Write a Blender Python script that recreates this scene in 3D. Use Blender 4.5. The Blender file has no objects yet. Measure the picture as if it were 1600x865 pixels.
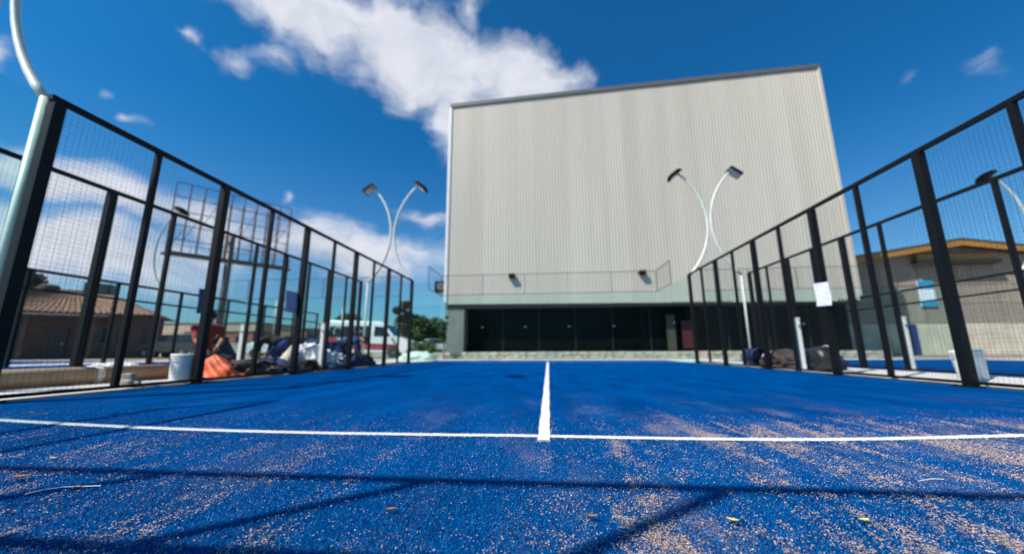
import bpy, bmesh, math, random
import numpy as np
from mathutils import Vector, Matrix, noise as mnoise
R = math.radians
random.seed(7)
scene = bpy.context.scene
COL = scene.collection

# ------------------------------------------------------------------ camera
F_PX, PITCH, YAW, ROLL, CAM_H, CAM_X = 582.45, .193278, .094685, -.0046676, .45266, .0329
cy_, sy_, cp_, sp_ = math.cos(YAW), math.sin(YAW), math.cos(PITCH), math.sin(PITCH)
FWD = Vector((-sy_*cp_, cy_*cp_, sp_)); RGT = Vector((cy_, sy_, 0)); UPV = RGT.cross(FWD)
RG = RGT*math.cos(ROLL) + UPV*math.sin(ROLL); UP = -RGT*math.sin(ROLL) + UPV*math.cos(ROLL)
cam = bpy.data.cameras.new('camera'); cam_o = bpy.data.objects.new('camera', cam); COL.objects.link(cam_o)
cam.sensor_width = 36; cam.lens = F_PX/1600*36; cam.clip_start = .02; cam.clip_end = 3000
mw = Matrix((RG, UP, -FWD)).transposed().to_4x4(); mw.translation = Vector((CAM_X, 0, CAM_H))
cam_o.matrix_world = mw
cam.dof.use_dof = True; cam.dof.focus_distance = 1.25; cam.dof.aperture_fstop = (cam.lens/1000)/.0105
scene.camera = cam_o

def ray(px, py): return FWD + RG*((px-800)/F_PX) - UP*((py-432.5)/F_PX)
def gnd(px, py, z=0):
    d = ray(px, py); t = (z-CAM_H)/d.z; return Vector((CAM_X, 0, CAM_H)) + d*t
def atY(px, py, Y):
    d = ray(px, py); return Vector((CAM_X, 0, CAM_H)) + d*(Y/d.y)
def uv(px, py):
    d = ray(px, py).normalized(); return (math.atan2(d.x, d.y), math.asin(d.z))

# ------------------------------------------------------------------ sun and sky
KX, KY = .63, .54
sd = Vector((KX, KY, -1)).normalized()
sun = bpy.data.lights.new('sun', 'SUN'); sun.energy = 4.9; sun.angle = R(.53); sun.color = (1, .95, .88)
sun_o = bpy.data.objects.new('sun', sun); COL.objects.link(sun_o)
sun_o.rotation_euler = sd.to_track_quat('-Z', 'Y').to_euler(); sun_o.location = (-20, -17, 32)
world = bpy.data.worlds.new('World'); scene.world = world; world.use_nodes = True
nt = world.node_tree; nt.nodes.clear()
def N(tree, t, **k):
    n = tree.nodes.new(t)
    for a, b in k.items(): setattr(n, a, b)
    return n
def math_n(tree, op, a, b=None, c=None):
    n = N(tree, 'ShaderNodeMath', operation=op)
    for i, v in enumerate((a, b, c)):
        if v is None: continue
        if isinstance(v, (int, float)): n.inputs[i].default_value = v
        else: tree.links.new(v, n.inputs[i])
    return n.outputs[0]
sky = N(nt, 'ShaderNodeTexSky', sky_type='NISHITA'); sky.sun_disc = False
sky.sun_elevation = math.asin(-sd.z); sky.sun_rotation = math.atan2(-sd.x, -sd.y)
sky.altitude = 300; sky.air_density = 1.0; sky.dust_density = 1.8; sky.ozone_density = 3.5
tint = N(nt, 'ShaderNodeMix', data_type='RGBA', blend_type='MULTIPLY'); tint.inputs[0].default_value = 1
nt.links.new(sky.outputs[0], tint.inputs[6]); tint.inputs[7].default_value = (.075, .6, .93, 1)
tc = N(nt, 'ShaderNodeTexCoord'); sep = N(nt, 'ShaderNodeSeparateXYZ'); nt.links.new(tc.outputs['Generated'], sep.inputs[0])
U = math_n(nt, 'ARCTAN2', sep.outputs[0], sep.outputs[1]); V = math_n(nt, 'ARCSINE', sep.outputs[2])
hz = N(nt, 'ShaderNodeMapRange', interpolation_type='SMOOTHSTEP'); nt.links.new(V, hz.inputs[0]); hz.inputs[1].default_value = 0; hz.inputs[2].default_value = .55
tm = N(nt, 'ShaderNodeMix', data_type='RGBA'); nt.links.new(hz.outputs[0], tm.inputs[0]); tm.inputs[6].default_value = (.5, .86, 1.0, 1); tm.inputs[7].default_value = (.075, .6, .93, 1); nt.links.new(tm.outputs[2], tint.inputs[7])
uvn = N(nt, 'ShaderNodeCombineXYZ'); nt.links.new(U, uvn.inputs[0]); nt.links.new(V, uvn.inputs[1])
warp = N(nt, 'ShaderNodeTexNoise'); warp.inputs['Scale'].default_value = 7; warp.inputs['Detail'].default_value = 5
nt.links.new(uvn.outputs[0], warp.inputs['Vector'])
wsub = N(nt, 'ShaderNodeVectorMath', operation='MULTIPLY_ADD'); nt.links.new(warp.outputs['Color'], wsub.inputs[0])
wsub.inputs[1].default_value = (.16, .1, 0); wsub.inputs[2].default_value = (-.08, -.05, 0)
wadd = N(nt, 'ShaderNodeVectorMath', operation='ADD'); nt.links.new(uvn.outputs[0], wadd.inputs[0]); nt.links.new(wsub.outputs[0], wadd.inputs[1])
# banks of cloud: centre, half length, half width (photo pixels), tilt in degrees, weight
CLOUDS = [(470, 12, 195, 76, 24, 1.3), (650, 95, 175, 92, 24, 1.4), (800, 120, 150, 70, 10, 1.35), (715, 185, 80, 64, 50, 1.2),
          (735, 15, 55, 34, -60, .55), (430, 85, 52, 26, 10, .55), (373, 92, 32, 22, 0, .42), (312, 68, 20, 14, 0, .4), (8, 78, 42, 28, 10, .7),
          (120, 290, 300, 50, 12, 1.0), (70, 395, 380, 80, 5, 1.1), (330, 345, 190, 44, 12, .85), (560, 390, 220, 56, 8, 1.0), (665, 335, 50, 16, 10, .65),
          (620, 420, 130, 26, 4, .7), (1545, 100, 34, 22, -30, .2), (160, 145, 22, 10, 0, .35), (200, 184, 30, 10, 5, .4), (445, 303, 16, 12, 0, .5),
          (1390, 142, 22, 12, 0, .15)]
fld = None
for (cx, cyy, hl, hw, ang, wt) in CLOUDS:
    c = uv(cx, cyy); a = R(ang)
    e1 = uv(cx+hl*math.cos(a), cyy+hl*math.sin(a)); e2 = uv(cx-hw*math.sin(a), cyy+hw*math.cos(a))
    l1 = math.hypot(e1[0]-c[0], e1[1]-c[1]); l2 = math.hypot(e2[0]-c[0], e2[1]-c[1])
    mp = N(nt, 'ShaderNodeMapping', vector_type='TEXTURE')
    mp.inputs['Location'].default_value = (c[0], c[1], 0); mp.inputs['Rotation'].default_value = (0, 0, math.atan2(e1[1]-c[1], e1[0]-c[0]))
    mp.inputs['Scale'].default_value = (l1, l2, 1); nt.links.new(wadd.outputs[0], mp.inputs['Vector'])
    ln = N(nt, 'ShaderNodeVectorMath', operation='LENGTH'); nt.links.new(mp.outputs[0], ln.inputs[0])
    v = math_n(nt, 'MULTIPLY_ADD', ln.outputs['Value'], -wt, wt)
    fld = v if fld is None else math_n(nt, 'MAXIMUM', fld, v)
strm = N(nt, 'ShaderNodeMapping'); strm.inputs['Scale'].default_value = (1, 2.2, 1); strm.inputs['Rotation'].default_value = (0, 0, R(-18)); nt.links.new(wadd.outputs[0], strm.inputs['Vector'])
fb = N(nt, 'ShaderNodeTexNoise'); fb.inputs['Scale'].default_value = 9; fb.inputs['Detail'].default_value = 9; fb.inputs['Roughness'].default_value = .6
nt.links.new(strm.outputs[0], fb.inputs['Vector'])
fld = math_n(nt, 'MULTIPLY_ADD', math_n(nt, 'SUBTRACT', fb.outputs['Fac'], .5), 1.0, fld)
dens = N(nt, 'ShaderNodeMapRange', interpolation_type='SMOOTHSTEP'); nt.links.new(fld, dens.inputs[0])
dens.inputs[1].default_value = 0; dens.inputs[2].default_value = .82
cr = N(nt, 'ShaderNodeMapRange'); nt.links.new(fb.outputs['Fac'], cr.inputs[0]); cr.inputs[1].default_value = .3; cr.inputs[2].default_value = .7
ccol = N(nt, 'ShaderNodeMix', data_type='RGBA'); nt.links.new(cr.outputs[0], ccol.inputs[0])
ccol.inputs[6].default_value = (4.3, 4.6, 5.3, 1); ccol.inputs[7].default_value = (5.7, 5.8, 6.3, 1)
mixc = N(nt, 'ShaderNodeMix', data_type='RGBA'); nt.links.new(math_n(nt, 'MULTIPLY', dens.outputs[0], .95), mixc.inputs[0])
nt.links.new(tint.outputs[2], mixc.inputs[6]); nt.links.new(ccol.outputs[2], mixc.inputs[7])
bg = N(nt, 'ShaderNodeBackground'); bg.inputs[1].default_value = .105; nt.links.new(mixc.outputs[2], bg.inputs[0])
wo = N(nt, 'ShaderNodeOutputWorld'); nt.links.new(bg.outputs[0], wo.inputs[0])
vs = scene.view_settings; vs.view_transform = 'Standard'; vs.look = 'None'; vs.exposure = .5; vs.gamma = 1; vs.use_curve_mapping = False

# ------------------------------------------------------------------ helpers
def mat(name, col, rough=.6, metal=0, var=.12, vscale=3, bump=0, bscale=60, spec=.5, stretch=(1, 1, 1)):
    m = bpy.data.materials.new(name); m.use_nodes = True; t = m.node_tree; b = t.nodes['Principled BSDF']
    b.inputs['Roughness'].default_value = rough; b.inputs['Metallic'].default_value = metal; b.inputs['Specular IOR Level'].default_value = spec
    co = N(t, 'ShaderNodeTexCoord'); mp = N(t, 'ShaderNodeMapping'); mp.inputs['Scale'].default_value = stretch; t.links.new(co.outputs['Object'], mp.inputs[0])
    n = N(t, 'ShaderNodeTexNoise'); n.inputs['Scale'].default_value = vscale; n.inputs['Detail'].default_value = 6; t.links.new(mp.outputs[0], n.inputs['Vector'])
    r = N(t, 'ShaderNodeMapRange'); t.links.new(n.outputs['Fac'], r.inputs[0]); r.inputs[1].default_value = .3; r.inputs[2].default_value = .7
    mx = N(t, 'ShaderNodeMix', data_type='RGBA'); t.links.new(r.outputs[0], mx.inputs[0])
    mx.inputs[6].default_value = tuple(c*(1-var) for c in col)+(1,); mx.inputs[7].default_value = tuple(min(1, c*(1+var)) for c in col)+(1,)
    t.links.new(mx.outputs[2], b.inputs['Base Color'])
    if bump:
        n2 = N(t, 'ShaderNodeTexNoise'); n2.inputs['Scale'].default_value = bscale; n2.inputs['Detail'].default_value = 4; t.links.new(co.outputs['Object'], n2.inputs['Vector'])
        bp = N(t, 'ShaderNodeBump'); bp.inputs['Strength'].default_value = bump; bp.inputs['Distance'].default_value = .02
        t.links.new(n2.outputs['Fac'], bp.inputs['Height']); t.links.new(bp.outputs[0], b.inputs['Normal'])
    m['col'] = list(col)
    return m
def glass_mat(name, tintc, refl=1.0):
    m = bpy.data.materials.new(name); m.use_nodes = True; t = m.node_tree; t.nodes.clear()
    tr = N(t, 'ShaderNodeBsdfTransparent'); tr.inputs[0].default_value = tintc+(1,)
    gl = N(t, 'ShaderNodeBsdfGlossy'); gl.inputs['Roughness'].default_value = .03; gl.inputs[0].default_value = (refl, refl, refl, 1)
    fr = N(t, 'ShaderNodeFresnel'); fr.inputs[0].default_value = 1.16
    ge = N(t, 'ShaderNodeNewGeometry'); mx = N(t, 'ShaderNodeMixShader'); t.links.new(math_n(t, 'MULTIPLY', fr.outputs[0], math_n(t, 'SUBTRACT', 1.0, ge.outputs['Backfacing'])), mx.inputs[0]); t.links.new(tr.outputs[0], mx.inputs[1]); t.links.new(gl.outputs[0], mx.inputs[2])
    o = N(t, 'ShaderNodeOutputMaterial'); t.links.new(mx.outputs[0], o.inputs[0]); return m

class MB:
    def __init__(s): s.v = []; s.f = []
    def add(s, vs, fs):
        o = len(s.v); s.v += [tuple(v) for v in vs]; s.f += [tuple(i+o for i in f) for f in fs]; return s
    def box(s, c, d, rz=0, M=None):
        x, y, z = (a/2 for a in d)
        vs = [Vector(p) for p in ((-x,-y,-z),(x,-y,-z),(x,y,-z),(-x,y,-z),(-x,-y,z),(x,-y,z),(x,y,z),(-x,y,z))]
        if rz: vs = [Matrix.Rotation(rz, 3, 'Z') @ v for v in vs]
        if M is not None: vs = [M @ v for v in vs]
        c = Vector(c); return s.add([v+c for v in vs], [(3,2,1,0),(4,5,6,7),(0,1,5,4),(1,2,6,5),(2,3,7,6),(3,0,4,7)])
    def bar(s, a, b, w, h=None):
        a, b = Vector(a), Vector(b); d = b-a; L = d.length
        q = d.to_track_quat('Z', 'Y').to_matrix(); return s.box((a+b)/2, (w, h or w, L), M=q)
    def tube(s, pts, r, n=8, cap=True):
        pts = [Vector(p) for p in pts]; rs = r if isinstance(r, (list, tuple)) else [r]*len(pts)
        o = len(s.v); ref = None
        for i, p in enumerate(pts):
            d = (pts[min(i+1, len(pts)-1)]-pts[max(i-1, 0)]).normalized()
            if ref is None: ref = d.orthogonal().normalized()
            ref = (ref - d*ref.dot(d)).normalized(); bn = d.cross(ref)
            for k in range(n):
                a = 2*math.pi*k/n; s.v.append(tuple(p + (ref*math.cos(a)+bn*math.sin(a))*rs[i]))
        for i in range(len(pts)-1):
            for k in range(n):
                k2 = (k+1) % n; s.f.append((o+i*n+k, o+i*n+k2, o+(i+1)*n+k2, o+(i+1)*n+k))
        if cap: s.f.append(tuple(o+k for k in reversed(range(n)))); s.f.append(tuple(o+(len(pts)-1)*n+k for k in range(n)))
        return s
    def lathe(s, prof, n=20, c=(0, 0, 0)):
        o = len(s.v); c = Vector(c)
        for (r, z) in prof:
            for k in range(n):
                a = 2*math.pi*k/n; s.v.append((c.x+r*math.cos(a), c.y+r*math.sin(a), c.z+z))
        for i in range(len(prof)-1):
            for k in range(n):
                k2 = (k+1) % n; s.f.append((o+i*n+k, o+i*n+k2, o+(i+1)*n+k2, o+(i+1)*n+k))
        s.f.append(tuple(o+k for k in reversed(range(n)))); s.f.append(tuple(o+(len(prof)-1)*n+k for k in range(n)))
        return s
    def prism(s, poly, a, b, axis='y'):
        # poly of (u, w): axis y -> (u, ., w); axis x -> (., u, w); axis z -> (u, w, .)
        n = len(poly)
        f = {'y': lambda u, w, t: (u, t, w), 'x': lambda u, w, t: (t, u, w), 'z': lambda u, w, t: (u, w, t)}[axis]
        return s.add([f(u, w, a) for u, w in poly]+[f(u, w, b) for u, w in poly],
                     [tuple(range(n)), tuple(reversed(range(n, 2*n)))]+[(i, i+n, (i+1) % n+n, (i+1) % n) for i in range(n)])
    def mesh(s, name, m, smooth=False):
        me = bpy.data.meshes.new(name); me.from_pydata(s.v, [], s.f); me.update()
        bm = bmesh.new(); bm.from_mesh(me); bmesh.ops.recalc_face_normals(bm, faces=bm.faces); bm.to_mesh(me); bm.free()
        if m: me.materials.append(m)
        if smooth: me.polygons.foreach_set('use_smooth', [True]*len(me.polygons))
        return me
    def build(s, name, m, parent=None, smooth=False, bevel=0, loc=None):
        o = bpy.data.objects.new(name, s.mesh(name, m, smooth)); COL.objects.link(o); o.parent = parent
        if loc is not None: o.location = loc
        if bevel:
            b = o.modifiers.new('bevel', 'BEVEL'); b.width = bevel; b.segments = 2; b.limit_method = 'ANGLE'
        return o
def tag(o, label=None, cat=None, group=None, kind=None):
    if label: o['label'] = label
    if cat: o['category'] = cat
    if group: o['group'] = group
    if kind: o['kind'] = kind
    return o
def thing(name, label, cat, loc=(0, 0, 0), rz=0, group=None):
    o = bpy.data.objects.new(name, None); COL.objects.link(o); o.location = loc; o.rotation_euler = (0, 0, rz); o.empty_display_size = .1
    return tag(o, label, cat, group)
def inst(name, me, parent=None, loc=(0, 0, 0), rz=0, scale=None):
    o = bpy.data.objects.new(name, me); COL.objects.link(o); o.parent = parent; o.location = loc; o.rotation_euler = (0, 0, rz)
    if scale: o.scale = scale
    return o
def blob(seed, size, amp=.25, freq=2.2, sub=4, ridge=False, flat=True):
    bm = bmesh.new(); bmesh.ops.create_icosphere(bm, subdivisions=sub, radius=1); sv = Vector((seed*7.13, seed*3.7, seed*1.9))
    for v in bm.verts:
        p = v.co.copy(); n = 0; a = 1; f = freq
        for k in range(5):
            q = mnoise.noise(p*f+sv); n += a*((1-2*abs(q)) if ridge else q); a *= .55; f *= 2.05
        v.co = p*(1+amp*n)
        if flat and v.co.z < -.35: v.co.z = -.35
    zmin = min(v.co.z for v in bm.verts)
    for v in bm.verts: v.co = Vector((v.co.x*size[0], v.co.y*size[1], (v.co.z-zmin)*size[2]))
    b = MB(); b.v = [tuple(v.co) for v in bm.verts]; b.f = [tuple(v.index for v in f.verts) for f in bm.faces]; bm.free(); return b

# ------------------------------------------------------------------ materials
M = dict(
 black=mat('black_powder_coat', (.0045, .005, .006), .5, 0, .3, 8, 0, 60, .2),
 wire=mat('black_wire', (.012, .013, .015), .5, 0, .2),
 polew=mat('pale_painted_pole', (.56, .58, .51), .42, 0, .08, 6),
 whitep=mat('white_painted_steel', (.75, .73, .66), .45, 0, .08, 9),
 lamp=mat('lamp_housing', (.009, .009, .01), .6, 0, .2, 3, 0, 60, .1),
 lens=mat('lamp_lens', (.5, .5, .48), .1, 0, .05),
 concrete=mat('pale_concrete', (.56, .53, .48), .9, 0, .16, 2.2, .5, 40),
 clad=mat('grey_cladding', (.505, .452, .372), .42, .12, .05, 1.1, 0, 1, .4, (1, 1, .07)),
 clad2=mat('grey_cladding_faded', (.525, .472, .39), .42, .12, .05, 1.1, 0, 1, .4, (1, 1, .07)),
 clad3=mat('grey_cladding_dusty', (.485, .432, .355), .45, .12, .06, 1.1, 0, 1, .4, (1, 1, .07)),
 trimd=mat('dark_trim', (.11, .11, .11), .5, .2, .1),
 triml=mat('light_trim', (.62, .61, .57), .45, .1, .06),
 render=mat('grey_render', (.17, .165, .15), .9, 0, .15, 2, .3, 30),
 dglass=mat('tinted_glazing', (.003, .004, .0045), .25, 0, .3, 1, 0, 1, .06),
 dark=mat('dark_interior', (.01, .01, .011), .9),
 stone=mat('pinkish_stone', (.42, .33, .26), .95, 0, .25, 6, .6, 25),
 stone2=mat('grey_stone', (.36, .33, .29), .95, 0, .25, 6, .6, 25),
 mortar=mat('mortar', (.2, .18, .16), .95),
 paper=mat('white_sheet', (.78, .76, .86), .7, 0, .04), purple=mat('purple_sheet', (.46, .4, .52), .7, 0, .1),
 bluesheet=mat('blue_sheet', (.01, .04, .17), .6), cyan=mat('cyan_sign', (.02, .28, .5), .5, 0, .05),
 card=mat('cardboard', (.36, .24, .14), .9, 0, .15, 5), bucket=mat('white_plastic', (.74, .72, .7), .45, 0, .07, 8),
 orange=mat('orange_tarp', (.62, .1, .02), .55, 0, .2, 5, .3, 18), film=mat('white_plastic_film', (.72, .7, .68), .35, 0, .18, 7, .4, 14),
 cream=mat('cream_sack', (.66, .6, .47), .8, 0, .15, 6, .3, 30), blacktarp=mat('black_sheeting', (.015, .014, .016), .4, 0, .4, 7, .4, 15),
 bluetarp=mat('blue_turf_offcut', (.003, .024, .1), .8, 0, .3, 9, .3, 40), brown=mat('brown_cloth', (.05, .035, .028), .85, 0, .35, 6, .4, 18),
 block=mat('concrete_block', (.4, .37, .32), .95, 0, .2, 12, .6, 50),
 yellow=mat('yellow_sheet_metal', (.34, .16, .022), .5, 0, .25, 1.3, 0, 1, .5, (.3, 1, 3)), shedw=mat('shed_panel', (.25, .22, .18), .9, 0, .14, 1.6, .3, 20),
 shedw2=mat('shed_panel_warm', (.29, .25, .195), .9, 0, .14, 1.6, .3, 20), shedl=mat('shed_lower_panel', (.52, .47, .37), .9, 0, .16, 1.2, .3, 20), roofd=mat('dark_roof', (.06, .055, .05), .8),
 tile=mat('clay_roof_tile', (.18, .11, .065), .9, 0, .25, 4, .4, 12), adobe=mat('brown_render', (.1, .07, .055), .95, 0, .2, 1.5, .3, 12),
 tan=mat('tan_render', (.42, .33, .24), .95, 0, .12, .6), brick=mat('rusty_brick', (.28, .12, .08), .95, 0, .2, 2), white=mat('white_render', (.7, .69, .66), .9, 0, .06),
 green=mat('green_tank', (.02, .1, .06), .5), steel=mat('rusty_lattice', (.2, .13, .12), .7, .2, .25, 4), galv=mat('galvanised', (.4, .4, .4), .5, .5, .1),
 tyre=mat('tyre_rubber', (.015, .015, .015), .85), rim=mat('alloy_rim', (.4, .4, .42), .35, .8), cglass=mat('car_glass', (.012, .014, .017), .06, 0, .2, 2),
 pw=mat('white_car_paint', (.68, .68, .68), .25, 0, .03), pg=mat('grey_car_paint', (.05, .05, .045), .25, .3, .05), ps=mat('silver_car_paint', (.42, .43, .44), .28, .4, .05),
 pr=mat('red_car_paint', (.32, .03, .02), .28, 0, .05), pk=mat('dark_car_paint', (.02, .025, .024), .25, 0, .05), redv=mat('red_vinyl', (.36, .03, .035), .4, 0, .05),
 headl=mat('headlight_glass', (.6, .62, .63), .1), taill=mat('tail_lens', (.3, .01, .01), .2), plastic=mat('bumper_plastic', (.03, .03, .03), .6),
 bark=mat('bark', (.09, .06, .04), .95, 0, .3, 8), leafd=mat('dark_leaf', (.028, .05, .018), .7, 0, .4, 1.1), leafm=mat('mid_leaf', (.06, .1, .03), .7, 0, .4, 1.1), leafy=mat('light_leaf', (.1, .14, .04), .7, 0, .3, 1.1),
 skin=mat('skin', (.33, .17, .1), .6, 0, .06), navy=mat('navy_cloth', (.012, .016, .035), .9, 0, .25, 7), blk=mat('black_cloth', (.01, .01, .011), .9, 0, .2), redc=mat('red_cloth', (.24, .03, .018), .9, 0, .15, 6),
 khaki=mat('khaki_cloth', (.17, .14, .08), .9, 0, .2, 6), hair=mat('dark_hair', (.01, .008, .007), .7), boot=mat('boot_leather', (.04, .025, .015), .7), bluec=mat('blue_cloth', (.008, .03, .11), .9, 0, .2, 6),
 leafa=mat('yellow_dry_leaf', (.6, .5, .14), .7, 0, .2, 60), leafb=mat('brown_dry_leaf', (.3, .13, .04), .8, 0, .3, 60), pwhite=mat('white_fibre', (.75, .75, .72), .5),
 brownf=mat('brown_frame', (.07, .05, .045), .6), kerbd=mat('fence_base_steel', (.02, .02, .022), .6))
M['glass'] = glass_mat('court_glass', (.87, .97, .955))

# turf: blue pile with brushed streaks and drifts of sand
def turf_mat(name, sand=True):
    m = bpy.data.materials.new(name); m.use_nodes = True; t = m.node_tree; b = t.nodes['Principled BSDF']; b.inputs['Roughness'].default_value = .75; b.inputs['Specular IOR Level'].default_value = 0
    co = N(t, 'ShaderNodeTexCoord'); sp = N(t, 'ShaderNodeSeparateXYZ'); t.links.new(co.outputs['Object'], sp.inputs[0])
    def noise(scale, detail=5, stretch=None, rough=.55, rot=0):
        v = co.outputs['Object']
        if stretch:
            mp = N(t, 'ShaderNodeMapping'); mp.inputs['Scale'].default_value = stretch; mp.inputs['Rotation'].default_value = (0, 0, rot); t.links.new(v, mp.inputs[0]); v = mp.outputs[0]
        n = N(t, 'ShaderNodeTexNoise'); n.inputs['Scale'].default_value = scale; n.inputs['Detail'].default_value = detail; n.inputs['Roughness'].default_value = rough; t.links.new(v, n.inputs['Vector']); return n.outputs['Fac']
    def mr(v, a, b_, c=0, d=1):
        r = N(t, 'ShaderNodeMapRange', interpolation_type='SMOOTHSTEP'); t.links.new(v, r.inputs[0])
        for i, k in enumerate((a, b_, c, d)): r.inputs[i+1].default_value = k
        return r.outputs[0]
    c1 = N(t, 'ShaderNodeMix', data_type='RGBA'); t.links.new(mr(noise(2.2, 8, (1.6, .5, 1)), .3, .7), c1.inputs[0])
    c1.inputs[6].default_value = (.0002, .042, .165, 1); c1.inputs[7].default_value = (.0003, .063, .235, 1)
    c2 = N(t, 'ShaderNodeMix', data_type='RGBA', blend_type='MULTIPLY'); c2.inputs[0].default_value = .75
    t.links.new(c1.outputs[2], c2.inputs[6]); r3 = N(t, 'ShaderNodeMix', data_type='RGBA'); t.links.new(mr(noise(230, 3), .3, .7), r3.inputs[0])
    r3.inputs[6].default_value = (.45, .5, .55, 1); r3.inputs[7].default_value = (1.35, 1.3, 1.25, 1); t.links.new(r3.outputs[2], c2.inputs[7])
    out = c2.outputs[2]
    if sand:
        far = mr(sp.outputs[1], 2.0, 5.2, 1, .0)
        side = mr(sp.outputs[0], -2.4, 1.2, .3, 1)
        drift = math_n(t, 'MULTIPLY', mr(noise(1.5, 6, (1.5, .55, 1), .6, R(-12)), .42, .68), math_n(t, 'MULTIPLY', far, side))
        fleck = mr(math_n(t, 'ADD', noise(150, 3, (1, .8, 1)), math_n(t, 'MULTIPLY', drift, .2)), .6, .74)
        fac = math_n(t, 'MULTIPLY', fleck, math_n(t, 'MULTIPLY_ADD', drift, .6, math_n(t, 'MULTIPLY', far, .05)))
        cs = N(t, 'ShaderNodeMix', data_type='RGBA'); t.links.new(fac, cs.inputs[0]); t.links.new(out, cs.inputs[6]); cs.inputs[7].default_value = (.5, .36, .27, 1); out = cs.outputs[2]
    t.links.new(out, b.inputs['Base Color'])
    bp = N(t, 'ShaderNodeBump'); bp.inputs['Strength'].default_value = .6; bp.inputs['Distance'].default_value = .01; t.links.new(noise(260, 3), bp.inputs['Height']); t.links.new(bp.outputs[0], b.inputs['Normal'])
    return m
M['turf'] = turf_mat('blue_turf'); M['turf2'] = turf_mat('blue_turf_neighbour', False)

# ground: dusty lot
def ground_mat():
    m = mat('dusty_lot', (.3, .245, .185), .95, 0, .22, .35, .4, 8); return m
M['ground'] = ground_mat()

# ------------------------------------------------------------------ layout numbers (metres)
YN, YS0, YS1, YF = -.75, 3.0, 13.35, 17.25        # near wall, mesh from..to, far wall
STEP = 2.07; HF = 3.0; YNET = 8.25
HALL_Y, SHED_Y = 20.5, 27.3

# ------------------------------------------------------------------ ground
def sheet(name, x0, x1, y0, y1, z, m, nx=1, ny=1):
    b = MB(); b.add([(x0+(x1-x0)*i/nx, y0+(y1-y0)*j/ny, z) for j in range(ny+1) for i in range(nx+1)],
                    [(j*(nx+1)+i, j*(nx+1)+i+1, (j+1)*(nx+1)+i+1, (j+1)*(nx+1)+i) for j in range(ny) for i in range(nx)])
    o = b.build(name, m); o['kind'] = 'structure'; return o
sheet('ground', -900, 900, -300, 1500, -.02, M['ground'])
def slab(name, x0, x1, y0, y1, z0, z1, m):
    o = MB().box(((x0+x1)/2, (y0+y1)/2, (z0+z1)/2), (x1-x0, y1-y0, z1-z0)).build(name, m); o['kind'] = 'structure'; return o
slab('concrete_strip', -6.97, -5.03, -3, 17.3, -.2, .02, M['concrete'])
slab('concrete_strip', 5.03, 6.97, -3, 17.3, -.2, .02, M['concrete'])
slab('concrete_strip', -19, -17.03, -3, 17.3, -.2, .02, M['concrete'])
slab('concrete_strip', 17.03, 19, -3, 17.3, -.2, .02, M['concrete'])
slab('concrete_apron', -17, 17, 17.3, 19.6, -.2, -.004, M['concrete'])
sheet('court_turf', -5, 5, YN, 17.2, 0, M['turf'])
sheet('neighbour_turf', -17, -7, YN, 17.2, 0, M['turf2']); sheet('neighbour_turf', 7, 17, YN, 17.2, 0, M['turf2']); sheet('neighbour_turf', -29, -19, YN, 17.2, 0, M['turf2'])

def line_strip(name, pts, w, z, along='x'):
    b = MB(); n = len(pts); vs = []; k = 0
    for p in pts:
        j = random.uniform(-.003, .003)
        if along == 'x': vs += [(p[0], p[1]-w/2+j, z), (p[0], p[1]+w/2+j, z)]
        else: vs += [(p[0]-w/2+j, p[1], z), (p[0]+w/2+j, p[1], z)]
    b.add(vs, [(2*i, 2*i+2, 2*i+3, 2*i+1) for i in range(n-1)])
    o = b.build(name, M['line']); o['kind'] = 'structure'; return o
M['line'] = mat('white_line_pile', (.66, .65, .64), .9, 0, .2, 90, .5, 200)
spx = [(0, 657), (100, 663), (200, 668), (300, 672), (400, 675), (500, 677.5), (600, 679), (700, 680.5), (800, 681.5), (900, 683.5), (1000, 685.5), (1100, 687), (1200, 688), (1300, 688), (1400, 686.5), (1500, 684), (1600, 681.5)]
sp = [gnd(*q) for q in spx]; sp = [(-4.97, sp[0].y+.07)]+[(-4.3, sp[0].y+.05)]+[(p.x, p.y) for p in sp]+[(3.4, sp[-1].y+.05), (4.97, sp[-1].y+.12)]
sp2 = []
for a, b_ in zip(sp, sp[1:]):
    for k in range(6): sp2.append((a[0]+(b_[0]-a[0])*k/6, a[1]+(b_[1]-a[1])*k/6))
line_strip('service_line', sp2+[sp[-1]], .055, .006)
line_strip('service_line', [(-4.97+9.94*k/30, 14.35) for k in range(31)], .055, .006)
line_strip('centre_line', [(0, 2.0+k*.1) for k in range(126)], .062, .010, 'y')

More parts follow.
